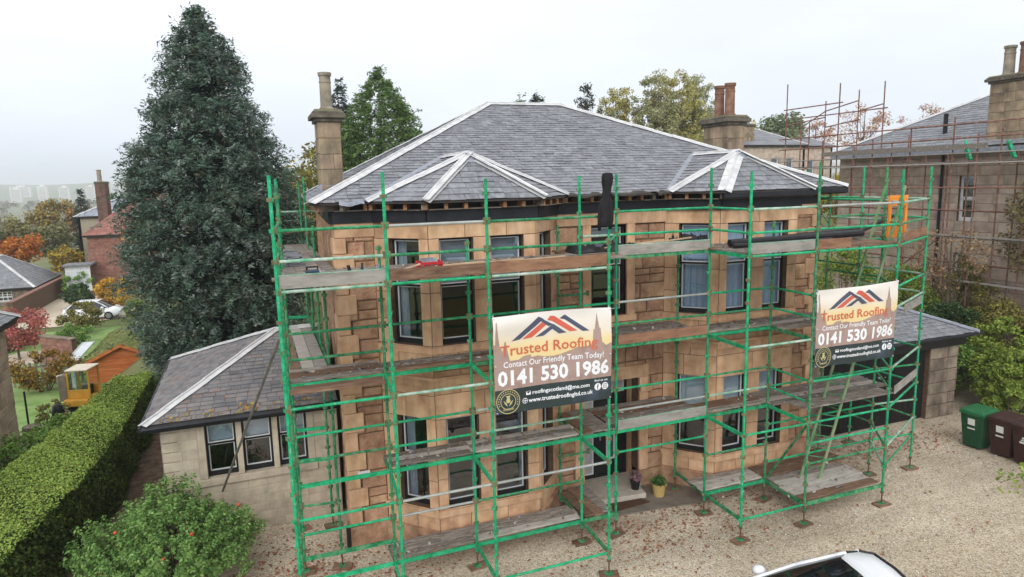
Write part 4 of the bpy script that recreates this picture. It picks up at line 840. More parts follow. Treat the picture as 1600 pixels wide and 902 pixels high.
for jb, (a, b) in enumerate((((1.1, 11.62, .03), (2.6, 11.7, .04)), ((.7, 11.95, .03), (1.5, 11.9, .05)), ((2.3, 11.75, .05), (2.75, 11.66, .18)), ((3.5, 11.9, .04), (4.6, 11.62, .12)), ((3.95, 11.55, .22), (4.55, 11.95, .04)), ((3.7, 12.2, .05), (4.9, 12.1, .10)), ((4.1, 11.8, .05), (5.3, 11.7, .06)), ((4.5, 12.15, .05), (5.9, 12.3, .07)), ((3.2, 12.3, .04), (4.2, 12.45, .05)), ((5.0, 11.95, .05), (6.2, 12.05, .05)))):
    loose('batten', BL[jb], 'batten', (a[0], a[1], zt+a[2]), (b[0], b[1], zt+b[2]), .045, .025, NEWT, 'loose battens on the top platform')
for jb, (a, b) in enumerate((((7.35, 13.1, .05), (9.4, 12.95, .22)), ((7.4, 13.4, .05), (8.9, 13.3, .16)))):
    loose('batten', ('longer front batten propped on the platform over the front door', 'shorter rear batten propped on the platform over the front door')[jb], 'batten', (a[0], a[1], zt+a[2]), (b[0], b[1], zt+b[2]), .05, .03, NEWT, 'battens over the front door')
# stacks of slates on the left return
for j, (cx, cy, n) in enumerate(((.74, 14.3, 9), (.80, 15.2, 7), (.72, 16.3, 6))):
    st = empty('slate_stack', (cx, cy, zt), ('nearest stack of old slates on the left side platform', 'middle stack of old slates on the left side platform', 'farthest stack of old slates on the left side platform')[j], 'slates', 'slate stacks')
    for i in range(n):
        a = rng.uniform(-.3, .3); MB().obox((cx+rng.uniform(-.03, .03), cy+rng.uniform(-.05, .05), zt+.012+i*.024), Vector((math.cos(a), math.sin(a), rng.uniform(-.05, .05)))*.15, Vector((-math.sin(a), math.cos(a), 0))*.25, Vector((0, 0, .009))).build('slate', SLA, st)
o = MB().bar((.62, 19.3, zt+.35), (2.0, 19.3, zt+.42), .3, .03).build('loose_board', PLKB); tag(o, 'brown board lying across the far end of the left side platform', 'board')
# black membrane sheet and rolls
SHEET = pm('black_membrane', [srgb(26, 26, 28), srgb(42, 42, 46)], scale=5, rough=.4, bump=.4, bscale=8, rnd=0)
def crumple(name, label, cat, x0, x1, y0, y1, z, h, mat, nx=14, ny=7):
    r = random.Random(name+label); vs = [(x0+(x1-x0)*i/nx+r.uniform(-.02, .02), y0+(y1-y0)*j/ny, z+(h*r.random()**2 if 0 < i < nx and 0 < j < ny else 0)) for j in range(ny+1) for i in range(nx+1)]
    o = MB().add(vs, [(j*(nx+1)+i, j*(nx+1)+i+1, (j+1)*(nx+1)+i+1, (j+1)*(nx+1)+i) for j in range(ny) for i in range(nx)]).build(name, mat, smooth=True); return tag(o, label, cat)
crumple('membrane_sheet', 'crumpled black roofing membrane on the platform left of the hanging jacket', 'sheet', 6.5, 8.2, 13.0, 13.7, zt+.02, .2, SHEET)
crumple('membrane_sheet', 'crumpled dark roofing sheet on the platform above the right bay window', 'sheet', 9.0, 10.0, 13.0, 13.6, zt+.04, .28, SHEET)
for j, (p, q, r_) in enumerate((((10.0, 12.35, .10), (13.75, 12.15, .16), .085), ((11.9, 12.55, .12), (13.9, 12.4, .22), .075), ((9.9, 12.1, .06), (12.6, 11.95, .07), .055), ((13.6, 12.3, .12), (16.2, 13.4, .42), .07))):
    m = MB().tube((p[0], p[1], zt+p[2]), (q[0], q[1], zt+q[2]), r_, 10); o = m.build('membrane_roll', SHEET, smooth=False)
    tag(o, ('thickest black roll of roofing membrane lying on the right bay platform', 'short black membrane roll behind the thick one on the right platform', 'thinnest black roll lying at the front of the right bay platform', 'black roll tilted past the right corner of the villa')[j], 'roll', 'membrane rolls')
# chips of slate, mortar and batten ends lying on the boards
def debris():
    out = []
    for (x0_, x1_, y0_, y1_, k_, n_) in ((.5, 6.3, 11.4, 13.2, 12, 260), (7.3, 9.6, 12.8, 14.0, 12, 90), (9.7, 13.8, 11.4, 13.2, 12, 150), (.5, 6.3, 12.75, 13.3, 8, 150), (7.3, 9.6, 12.8, 14.0, 8, 90), (9.7, 11.5, 12.75, 13.3, 8, 60), (11.6, 14.8, 12.3, 13.3, 8, 80), (2.2, 6.3, 12.75, 13.3, 4, 150), (7.3, 9.6, 12.8, 14.0, 4, 70), (9.7, 16, 12.4, 13.3, 4, 120), (2.2, 6.3, 12.75, 13.3, 0, 80), (9.7, 13.9, 11.5, 13.2, 0, 90)):
        z_ = ZK(k_)+.10; out.append(np.stack([NR.uniform(x0_, x1_, n_), NR.uniform(y0_, y1_, n_), np.full(n_, z_)], 1))
    C_ = np.concatenate(out); quads_mesh('debris', leaf_quads(C_, NR.uniform(.015, .075, len(C_)), .55, np.tile([0, 0, 1.], (len(C_), 1)), .45), None, scaf, kind='stuff', mats=[SLA, PLKW, PLKB], midx=NR.integers(0, 3, len(C_)))
debris()
# hanging jacket on the standard by the doorway: folded cloth with hood and sleeves
JK = pm('black_jacket', [srgb(22, 22, 24), srgb(36, 36, 40)], scale=6, rough=.85, bump=.5, bscale=12, rnd=0)
jk = empty('hanging_jacket', (6.3, 11.2, 7.1), 'black hooded jacket hanging from a scaffold standard above the doorway', 'jacket')
def cloth_tube(c, prof, n=18, fold=.15, sq=.55, ph=0.):
    vs = []; fs = []
    for j, (r_, z, dx) in enumerate(prof):
        for i in range(n):
            t = 2*math.pi*i/n; rr = r_*(1+fold*math.sin(5*t+j*.35+ph)+.5*fold*math.sin(9*t-j*.5)); vs.append((c[0]+dx+rr*math.cos(t), c[1]+rr*sq*math.sin(t), z))
    for j in range(len(prof)-1):
        for i in range(n): fs.append((j*n+i, j*n+(i+1) % n, (j+1)*n+(i+1) % n, (j+1)*n+i))
    fs += [tuple(range(n)), tuple(range((len(prof)-1)*n, len(prof)*n))]
    return MB().add(vs, fs)
cloth_tube((6.24, 11.22, 0), [(.05, 8.19, .03), (.10, 8.17, .03), (.115, 8.09, .025), (.105, 8.0, .02), (.085, 7.92, .015), (.078, 7.85, .01), (.09, 7.76, 0), (.12, 7.62, -.02), (.135, 7.5, -.035), (.13, 7.4, -.03), (.15, 7.3, -.03), (.14, 7.22, -.05), (.12, 7.20, -.05)], fold=.2).build('body', JK, jk, smooth=True)
cloth_tube((6.10, 11.20, 0), [(.035, 7.72, .06), (.045, 7.55, .0), (.04, 7.35, -.02), (.03, 7.12, -.02)], 10, .12).build('sleeve', JK, jk, smooth=True)
cloth_tube((6.34, 11.20, 0), [(.035, 7.72, -.05), (.045, 7.5, .0), (.04, 7.3, .0), (.03, 7.14, -.03)], 10, .12).build('sleeve', JK, jk, smooth=True)
# orange plastic ladder gate
gt = empty('ladder_gate', (15.6, 13.2, 6.5), 'bright orange plastic safety gate panel on the right end of the scaffold', 'gate')
gp = Plane((14.42, 12.02), (15.02, 12.02)); gz0, gz1 = 6.50, 7.52
OR2 = pm('bright_orange_plastic', [srgb(222, 132, 44), srgb(236, 150, 60)], rough=.5, rnd=0, bump=.03)
m = MB(); ring(m, gp, 0, gp.L, gz0, gz1, .07, .03, -.02); m.build('frame', OR2, gt)
m = MB(); m.prism([gp.P(.07, .025, gz1-.25), gp.P(gp.L-.07, .025, gz1-.25), gp.P(gp.L-.07, -.01, gz1-.25), gp.P(.07, -.01, gz1-.25)], (0, 0, .18)); m.prism([gp.P(.07, .025, gz0+.33), gp.P(gp.L-.07, .025, gz0+.33), gp.P(gp.L-.07, -.01, gz0+.33), gp.P(.07, -.01, gz0+.33)], (0, 0, .06)); m.build('panel', OR2, gt)
for i in range(9): u = .09+(gp.L-.2)*i/8; MB().prism([gp.P(u, .02, gz0+.07), gp.P(u+.018, .02, gz0+.07), gp.P(u+.018, 0, gz0+.07), gp.P(u, 0, gz0+.07)], (0, 0, .26)).build('bar', OR2, gt)
for i in range(4): z = gz0+.10+i*.06; MB().prism([gp.P(.07, .018, z), gp.P(gp.L-.07, .018, z), gp.P(gp.L-.07, .002, z), gp.P(.07, .002, z)], (0, 0, .014)).build('bar', OR2, gt)
# ---------------------------------------------------------------- single storey wing at the left
CREAMST = pm('cream_ashlar', [srgb(168, 156, 138), srgb(192, 180, 160), srgb(206, 194, 174)], scale=2.4, rough=.9, bump=.2, bscale=50, rnd=.06, hue=.006, bdist=.006, streak=.2)
MOR2 = pm('pale_mortar', [srgb(176, 168, 154), srgb(198, 190, 176)], scale=9, rnd=0)
wing = empty('house_wing', (-.3, 19, 0), 'low cream stone side wing with hipped mossy slate roof left of the villa', 'house wing')
WST = Pieces('stone', 260); WSL = Pieces('slate', 290)
wops = [(-1.36+2.25, -.70+2.25, 1.45, 2.84), (-.57+2.25, .09+2.25, 1.45, 2.84), (.22+2.25, .88+2.25, 1.45, 2.84)]
plw, _ = stone_wall(wing, (-2.25, 16.3), (1.60, 16.3), 0, 2.9, [(wops[0][0]-.16, wops[2][1]+.16, 1.27, 2.9)], .225, .4, .62, CREAMST, WST, proud=(.008, .014), gap=.012, ch=.005, jit=.004, back=MOR2)
stone_wall(wing, (-2.25, 21.9), (-2.25, 16.3), 0, 2.9, [], .225, .45, .7, CREAMST, WST, proud=(.008, .014), gap=.012, ch=.005, jit=.004, back=MOR2)
stone_wall(wing, (1.6, 21.9), (-2.25, 21.9), 0, 2.9, [], .45, .8, 1.2, CREAMST, WST, back=MOR2)
WST.flush()
for (a, b) in ((wops[0][0]-.16, wops[0][0]), (wops[0][1], wops[1][0]), (wops[1][1], wops[2][0]), (wops[2][1], wops[2][1]+.16)):
    MB().prism([plw.P(a, .02, 1.45), plw.P(b, .02, 1.45), plw.P(b, -.3, 1.45), plw.P(a, -.3, 1.45)], (0, 0, 1.45)).build('mullion', CREAMST, wing, bev=.01)
MB().prism([plw.P(wops[0][0]-.2, .07, 1.28), plw.P(wops[2][1]+.2, .07, 1.28), plw.P(wops[2][1]+.2, -.3, 1.28), plw.P(wops[0][0]-.2, -.3, 1.28)], (0, 0, .165)).build('window_sill', CREAMST, wing, bev=.012)
for (a, b, z0, z1) in wops: window(wing, plw, a, b, z0, z1, rec=.12, meet=.56, blind_or_reflection=.42, fw=.05)
MB().box(-1.9, 1.5, 18.6, 18.7, 0, 2.85).box(-2.0, 1.55, 16.7, 18.6, 2.86, 2.9).build('interior_partition', DARKIN, wing)
wc = [(-2.54, 15.98, 3.0), (1.60, 15.98, 3.0), (1.60, 22.2, 3.0), (-2.54, 22.2, 3.0)]; wa, wb = (.40, 19.09, 4.24), (1.60, 19.09, 4.24)
wf = [[wc[0], wc[1], wb, wa], [wc[3], wc[0], wa], [wc[2], wc[3], wa, wb]]
wr = MB()
for f in wf: wr.prism([Vector(p)-Vector((0, 0, .015)) for p in f], (0, 0, -.04))
wr = wr.build('roof', DECK, wing)
for f in wf: slate_roof(wr, f, .15, .25, SLAD, WSL)
WSL.flush(); wn = [nrm3(*f[:3]) for f in wf]
cap_line(wr, wc[0], wa, wn[0], wn[1], w=.13); cap_line(wr, wc[3], wa, wn[1], wn[2], w=.12); cap_line(wr, wa, wb, wn[0], wn[2], w=.12)
MB().box(-2.50, 1.60, 16.02, 16.06, 2.80, 2.975).box(-2.50, -2.46, 16.06, 22.1, 2.80, 2.975).build('fascia', BLACK, wing)
MB().tube((-2.55, 15.93, 2.93), (1.58, 15.93, 2.94), .055, 8).tube((-2.58, 15.93, 2.93), (-2.58, 22.2, 2.93), .055, 8).build('gutter', TAR, wing)
MOSS = pm('moss_clump', [srgb(120, 104, 40), srgb(160, 134, 60), srgb(150, 110, 70)], scale=8, rnd=.3, hue=.03)
C = np.concatenate([np.stack([NR.uniform(-2.3, 1.4, 110), 15.98+np.abs(NR.normal(0, .12, 110)), np.zeros(110)], 1), np.stack([NR.normal(-.4, .15, 45), NR.uniform(16.0, 16.25, 45), np.zeros(45)], 1)]); C[:, 2] = 3.03+(C[:, 1]-15.98)*.4
quads_mesh('moss', leaf_quads(C, NR.uniform(.015, .04, len(C)), .8, np.tile([0, -.3, 1.], (len(C), 1)), .5), MOSS, wr, kind='stuff')
# ---------------------------------------------------------------- garage at the right
gar = empty('garage', (18, 17, 0), 'low stone garage with slate roof and black doors right of the villa', 'garage')
GST = Pieces('stone', 120); GSL = Pieces('slate', 250)
GREYST = pm('grey_sandstone', [srgb(104, 94, 84), srgb(134, 122, 108), srgb(160, 146, 130)], scale=2.2, rough=.92, bump=.45, bscale=24, rnd=.14, hue=.01, streak=.4)
stone_wall(gar, (20.25, 15.0), (21.55, 15.0), 0, 2.42, [], .40, .5, 1.0, GREYST, GST, proud=(.02, .05), ch=.025, thick=.5)
stone_wall(gar, (21.55, 15.0), (21.55, 20.5), 0, 2.42, [], .40, .5, .9, GREYST, GST, proud=(.02, .05), ch=.025)
stone_wall(gar, (21.55, 20.5), (14.9, 20.5), 0, 2.42, [], .6, .8, 1.2, GREYST, GST)
stone_wall(gar, (15.0, 15.0), (15.75, 15.0), 0, 2.42, [], .40, .4, .75, GREYST, GST, proud=(.02, .04), ch=.02)
GST.flush()
BLKD = pm('black_door_board', [srgb(14, 14, 15), srgb(24, 24, 26)], scale=4, rough=.6, bump=.2, rnd=.2)
for j, (a, b) in enumerate(((15.78, 17.97), (18.0, 20.22))):
    d = MB().box(a, b, 15.16, 15.2, .03, 2.34).build('garage_door', BLKD, gar); n = 13
    for i in range(n): w = (b-a)/n; MB().box(a+w*i+.004, a+w*(i+1)-.004, 15.13, 15.158, .03, 2.34).build('plank', BLKD, d)
MB().box(15.72, 21.7, 14.84, 14.98, 2.43, 2.80).build('fascia', BLACK, gar, bev=.01)
GE = 2.86; gc = [(14.86, 14.62, GE), (21.95, 14.62, GE), (21.95, 20.9, GE), (14.86, 20.9, GE)]; ga, gb = (19.3, 17.76, 3.95), (14.86, 17.76, 3.95)
gf = [[gc[0], gc[1], ga, gb], [gc[1], gc[2], ga], [gc[2], gc[3], gb, ga]]
g_ = MB()
for f in gf: g_.prism([Vector(p)-Vector((0, 0, .015)) for p in f], (0, 0, -.04))
g_ = g_.build('roof', DECK, gar)
for f in gf: slate_roof(g_, f, .2, .32, SLA, GSL)
GSL.flush(); gn = [nrm3(*f[:3]) for f in gf]; cap_line(g_, gc[1], ga, gn[0], gn[1], mat=LEAD); cap_line(g_, gc[2], ga, gn[1], gn[2]); cap_line(g_, ga, gb, gn[0], gn[2])
MB().tube((14.9, 14.56, 2.82), (22.0, 14.56, 2.82), .055, 8).build('gutter', TAR, gar)
# ---------------------------------------------------------------- doorstep things
step = MB().prism([(7.35, 14.0, .034), (8.85, 13.86, .034), (8.95, 14.48, .034), (7.4, 14.5, .034)], (0, 0, .13)).build('stone_step', MATS['step_stone'], bev=.012); tag(step, 'pale stone doorstep slab in front of the black door', 'step')
mat_ = MB().prism([(7.75, 13.52, .036), (8.8, 13.62, .036), (8.7, 13.86, .036), (7.8, 13.9, .036)], (0, 0, .022)).build('door_mat', pm('coir', [srgb(70, 50, 38), srgb(96, 70, 52)], scale=30, rough=1, bump=.6, bscale=90, rnd=0)); tag(mat_, 'brown coir door mat on the ground before the step', 'door mat')
def potted(name, label, x, y, z, r, h, mat, leafm, n, ph, pr, leaf):
    p = empty(name, (x, y, z), label, 'plant pot'); MB().lathe((x, y, z), [(r*.72, 0), (r*.95, h*.84), (r*1.06, h*.85), (r*1.08, h), (r*.95, h), (r*.9, h*.86)], 16).build('pot', mat, p)
    MB().lathe((x, y, z+h*.84), [(r*.9, 0), (r*.9, .02)], 12).build('soil', pm('soil', [srgb(54, 42, 34), srgb(72, 58, 46)], rnd=0), p)
    ang = NR.uniform(0, 6.28, n); t = NR.random(n); rad = pr*t**.7; C = np.stack([x+rad*np.cos(ang), y+rad*np.sin(ang), z+h*.9+ph*(1-.6*t)*NR.random(n)**.6], 1)
    quads_mesh('foliage', leaf_quads(C, NR.uniform(.6, 1.2, n)*leaf, .45, np.tile([0, 0, 1.], (n, 1)), 1.0), leafm, p)
potted('flower_pot', 'straw coloured pot with green leaves standing beside the doorstep', 9.22, 13.86, .035, .19, .34, pm('straw_glaze', [srgb(176, 152, 92), srgb(196, 174, 116)], rough=.5, rnd=0), pm('pot_leaf', [srgb(52, 84, 40), srgb(84, 122, 60)], rnd=.25, transl=.2), 160, .22, .2, .07)
potted('flower_pot', 'small black pot with pinkish heather on the end of the doorstep', 8.72, 14.18, .166, .13, .24, BLACK, pm('heather', [srgb(128, 96, 104), srgb(158, 128, 132)], rnd=.2, transl=.2), 160, .32, .17, .05)
# ---------------------------------------------------------------- wheelie bins
def bin_(label, cx, cy, col, lidcol, rz):
    b_ = empty('wheelie_bin', (cx, cy, 0), label, 'bin', 'wheelie bins'); c, s = math.cos(rz), math.sin(rz)
    def T(x, y, z): x, y, z = x*1.09, y*1.09, z*1.09; return (cx+x*c-y*s, cy+x*s+y*c, z)
    w0, d0, w1, d1 = .23, .27, .29, .36; S_ = 1.09
    ring_ = lambda w, d, z, y0=0: [T(-w, -d+y0, z), T(w, -d+y0, z), T(w, d+y0, z), T(-w, d+y0, z)]
    m = MB(); R1 = ring_(w0, d0, .05, .02)+ring_(w1, d1, .98); m.add(R1, [(3, 2, 1, 0), (4, 5, 6, 7), (0, 1, 5, 4), (1, 2, 6, 5), (2, 3, 7, 6), (3, 0, 4, 7)]); m.build('body', col, b_, bev=.025)
    MB().add(ring_(.315, .385, .96)+ring_(.315, .385, 1.02), [(3, 2, 1, 0), (4, 5, 6, 7), (0, 1, 5, 4), (1, 2, 6, 5), (2, 3, 7, 6), (3, 0, 4, 7)]).build('rim', lidcol, b_, bev=.012)
    MB().add(ring_(.32, .40, 1.024, .01)+ring_(.27, .33, 1.10, .01), [(3, 2, 1, 0), (4, 5, 6, 7), (0, 1, 5, 4), (1, 2, 6, 5), (2, 3, 7, 6), (3, 0, 4, 7)]).build('lid', lidcol, b_, bev=.022)
    for sx in (-1, 1): MB().tube(T(sx*.24, .33, .1), T(sx*.29, .33, .1), .1, 12).build('wheel', BLACK, b_)
    MB().tube(T(-.2, .42, .98), T(.2, .42, .98), .016, 6).build('handle', BLACK, b_)
    fy = lambda z: -(d0+(d1-d0)*(z-.05)/.93)+.02*(1-(z-.05)/.93)-.012
    def decal(x0, x1, z0, z1, mt): m_ = MB().add([T(x0, fy(z0), z0), T(x1, fy(z0), z0), T(x1, fy(z1), z1), T(x0, fy(z1), z1)], [(0, 1, 2, 3)]); m_.build('label_sticker', mt, b_)
    if 'green' in label: decal(-.09, .09, .68, .86, flat('sticker', srgb(214, 220, 216))); decal(-.1, .09, .56, .6, flat('sticker', srgb(214, 220, 216)))
    else:
        decal(-.10, .08, .60, .65, flat('sticker', srgb(214, 220, 216))); decal(-.07, .06, .67, .70, flat('sticker', srgb(214, 220, 216))); decal(-.04, .03, .72, .77, flat('sticker', srgb(214, 220, 216)))
BG = pm('bin_green', [srgb(20, 62, 38), srgb(30, 80, 50)], rough=.5, rnd=0, bump=.05); BGL = pm('bin_green_lid', [srgb(28, 92, 56), srgb(44, 112, 72)], rough=.4, rnd=0, bump=.05); BB = pm('bin_brown', [srgb(50, 32, 30), srgb(68, 44, 40)], rough=.5, rnd=0, bump=.05)
bin_('dark green wheelie bin with paler green lid beside the garage', 19.50, 12.78, BG, BGL, R(-84)); bin_('brown wheelie bin next to the green bin', 19.62, 12.04, BB, BB, R(-86)); bin_('brown wheelie bin cut by the right edge of the picture', 19.58, 11.36, BB, BB, R(-88))
# ---------------------------------------------------------------- vegetation
BARK = pm('bark', [srgb(66, 56, 46), srgb(96, 84, 70), srgb(118, 106, 92)], scale=6, rough=.95, bump=.6, bscale=14, rnd=0, stretch=(1, 1, .3))
def leafmat(name, *cols, rnd=.34, hue=.018, transl=.25): return pm(name, [srgb(*c) for c in cols], scale=1.3, rough=.7, bump=0, rnd=rnd, hue=hue, transl=transl, spec=.2)
def lump(n, k, C0, rad, sub, R_, shell=.5, flat_=1.0):
    """points gathered in k clumps inside an ellipsoid"""
    d = unit(R_.normal(size=(k, 3))); rr = R_.random(k)**(1/3)*(1-shell)+shell*R_.uniform(.75, 1., k)
    K = C0+d*rr[:, None]*np.array(rad)*(1-sub*.6)
    i = R_.integers(0, k, n); q = unit(R_.normal(size=(n, 3))); s = sub*R_.uniform(.55, 1.25, k)[i]
    off = q*(R_.random(n)**.45)[:, None]*s[:, None]*np.mean(rad)*np.array([1, 1, .75*flat_])
    return K, K[i]+off, q
def limbs(m, base, top, K, r0, R_, frac=.5):
    base, top = Vector(base), Vector(top); m.tube(base, base.lerp(top, .5), r0, 8, r0*.7, cap=False); m.tube(base.lerp(top, .5), top, r0*.7, 7, r0*.25, cap=False)
    for p in K:
        p = Vector(p); t = max(.25, min(.92, R_.uniform(.3, .8))); a = base.lerp(top, t); mid = a.lerp(p, .5)+Vector((0, 0, -.05*(p-a).length)); rr = r0*.38*(1-t*.5)
        m.tube(a, mid, rr, 5, rr*.7, cap=False); m.tube(mid, p, rr*.7, 5, rr*.25, cap=False)
def tree(name, label, cat, x, y, h, r, n, leaf, mat, seed, z0=None, k=26, sub=.33, trunk=.18, group=None, shell=.4, zc=None, rz=None, gz=None, asp=.6):
    R_ = np.random.default_rng(seed); g = terrain(x, y) if gz is None else gz
    z0 = g+h*.28 if z0 is None else z0; top = g+h; rz = (top-z0)/2 if rz is None else rz; zc = (top+z0)/2
    o = empty(name, (x, y, g), label, cat, group)
    K, P, q = lump(n, k, np.array([x, y, zc]), (r, r, rz), sub, R_, shell)
    quads_mesh('crown', leaf_quads(P, R_.uniform(.6, 1.3, n)*leaf, asp, q*.6+np.array([0, 0, .5]), .9, R_=R_), mat, o)
    m = MB(); limbs(m, (x, y, g-.2), (x, y, zc+rz*.55), K, trunk, R_); m.build('trunk', BARK, o, fixn=False)
    return o
def bush(name, label, cat, x, y, rx, ry, h, n, leaf, mat, seed, k=30, sub=.3, group=None, g=None, asp=.6):
    R_ = np.random.default_rng(seed); g = terrain(x, y) if g is None else g
    o = empty(name, (x, y, g), label, cat, group)
    K, P, q = lump(n, k, np.array([x, y, g+h*.5]), (rx, ry, h*.52), sub, R_, .55); P[:, 2] = np.maximum(P[:, 2], g+.02)
    quads_mesh('foliage', leaf_quads(P, R_.uniform(.6, 1.3, n)*leaf, asp, q*.7+np.array([0, 0, .5]), .8, R_=R_), mat, o)
    m = MB()
    for p in K[:14]: m.tube((x+(p[0]-x)*.15, y+(p[1]-y)*.15, g-.05), p, .03, 5, .008, cap=False)
    m.build('stems', BARK, o, fixn=False); return o
def conifer(name, label, x, y, h, prof, n_spray, per, leaf, mat, seed, droop=.35, core=True, group=None, z00=0.3, g=None, coremat=None, extra=None):
    """sprays of needles on whorled branches following a radius profile (z fraction, radius)"""
    R_ = np.random.default_rng(seed); g = terrain(x, y) if g is None else g
    o = empty(name, (x, y, g), label, 'tree', group); zs = np.array([p[0] for p in prof])*h+g; rs = np.array([p[1] for p in prof])
    w = np.interp(np.linspace(zs[0], zs[-1], 400), zs, rs); cdf = np.cumsum(w**1.0+.12); cdf /= cdf[-1]
    nb = max(30, n_spray//(8 if per > 24 else 4)); zb = np.interp(R_.random(nb), cdf, np.linspace(zs[0], zs[-1], 400)); ab = R_.uniform(0, 2*np.pi, nb); ib = R_.integers(0, nb, n_spray)   # boughs
    reach = R_.uniform(.84, 1.12, nb)[ib]; u_ = R_.random(n_spray)**.6; rb_ = np.interp(zb, zs, rs)[ib]
    z = zb[ib]+R_.normal(0, .2, n_spray)-(.55*u_*u_-.25*u_)*np.minimum(rb_, 2.2)*(.3+droop*.6); z = np.clip(z, zs[0], zs[-1]); r = np.interp(z, zs, rs); a = ab[ib]+R_.normal(0, .34, n_spray)/np.maximum(rb_, .6)
    rad = r*reach*(.5+.55*u_)
    wild = R_.random(n_spray) < .05; rad = np.where(wild, rad*R_.uniform(1.05, 1.28, n_spray), rad)
    out = np.stack([np.cos(a), np.sin(a), np.zeros(n_spray)], 1); C = np.stack([x+rad*np.cos(a), y+rad*np.sin(a), z], 1)
    ax = unit(out+np.array([0, 0, 1.])*R_.uniform(-droop-.2, .35, n_spray)[:, None]+R_.normal(size=(n_spray, 3))*.25)
    side = unit(np.cross(ax, np.array([0, 0, 1.]))); upv = np.cross(side, ax)
    idx = np.repeat(np.arange(n_spray), per); m_ = len(idx); t = R_.random(m_); sgn = np.where(R_.random(m_) < .5, -1, 1); L = leaf*(7.5 if per > 24 else 5.5)*R_.uniform(.7, 1.3, n_spray)[idx]
    wd = (1-t*.8)*.42*R_.uniform(.2, 1, m_)
    P = C[idx]+ax[idx]*((t-.5)*L)[:, None]+side[idx]*(sgn*wd*L*.6)[:, None]+upv[idx]*(R_.normal(0, .10, m_)*L-.25*(t*L)*droop)[:, None]
    la = unit(ax[idx]*.8+side[idx]*(sgn*.9)[:, None]+R_.normal(size=(m_, 3))*.3); nn = upv[idx]+R_.normal(size=(m_, 3))*.5
    mi_ = R_.choice([0, 0, 0, 0, 0, 1, 1, 2], n_spray)[idx]; ms_ = [mat]+(extra or [mat, mat])
    quads_mesh('crown', leaf_quads(P, R_.uniform(.6, 1.3, m_)*leaf, .30 if per > 24 else .34, unit(nn), .3, axis=la, R_=R_), None, o, mats=ms_, midx=mi_)
    m = MB(); m.tube((x, y, g-.2), (x, y, g+h*.97), .05+.018*h, 8, .02)
    for i in range(60):
        zz = zs[0]+(zs[-1]-zs[0])*(i+.5)/60; rr = np.interp(zz, zs, rs)*.85; aa = i*2.4; m.tube((x, y, zz), (x+rr*math.cos(aa), y+rr*math.sin(aa), zz-.1*rr), .035, 5, .008, cap=False)
    m.build('trunk', BARK, o, fixn=False)
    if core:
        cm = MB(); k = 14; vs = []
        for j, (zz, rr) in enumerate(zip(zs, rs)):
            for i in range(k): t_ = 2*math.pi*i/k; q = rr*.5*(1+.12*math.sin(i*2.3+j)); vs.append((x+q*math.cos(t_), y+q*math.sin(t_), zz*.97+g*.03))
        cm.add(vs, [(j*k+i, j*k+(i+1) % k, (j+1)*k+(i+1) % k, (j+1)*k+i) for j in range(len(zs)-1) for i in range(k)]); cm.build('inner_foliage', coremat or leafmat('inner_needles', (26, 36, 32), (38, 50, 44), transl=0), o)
    return o
# tall blue green cypress
conifer('cypress_tree', 'very tall dark blue green cypress standing behind the low side wing', -1.30, 30.0, 14.9, [(.0, 1.6), (.06, 2.6), (.14, 3.15), (.3, 3.3), (.48, 3.25), (.6, 2.7), (.75, 1.95), (.9, 1.2), (.96, .7), (1., .1)], 8600, 26, .09, leafmat('cypress_needles', (58, 82, 68), (88, 112, 96), (124, 146, 128), rnd=.36), 3, extra=[leafmat('cypress_pale', (96, 114, 104), (130, 144, 134), (150, 160, 150)), leafmat('cypress_brown', (72, 74, 58), (92, 92, 74), (82, 98, 78))])
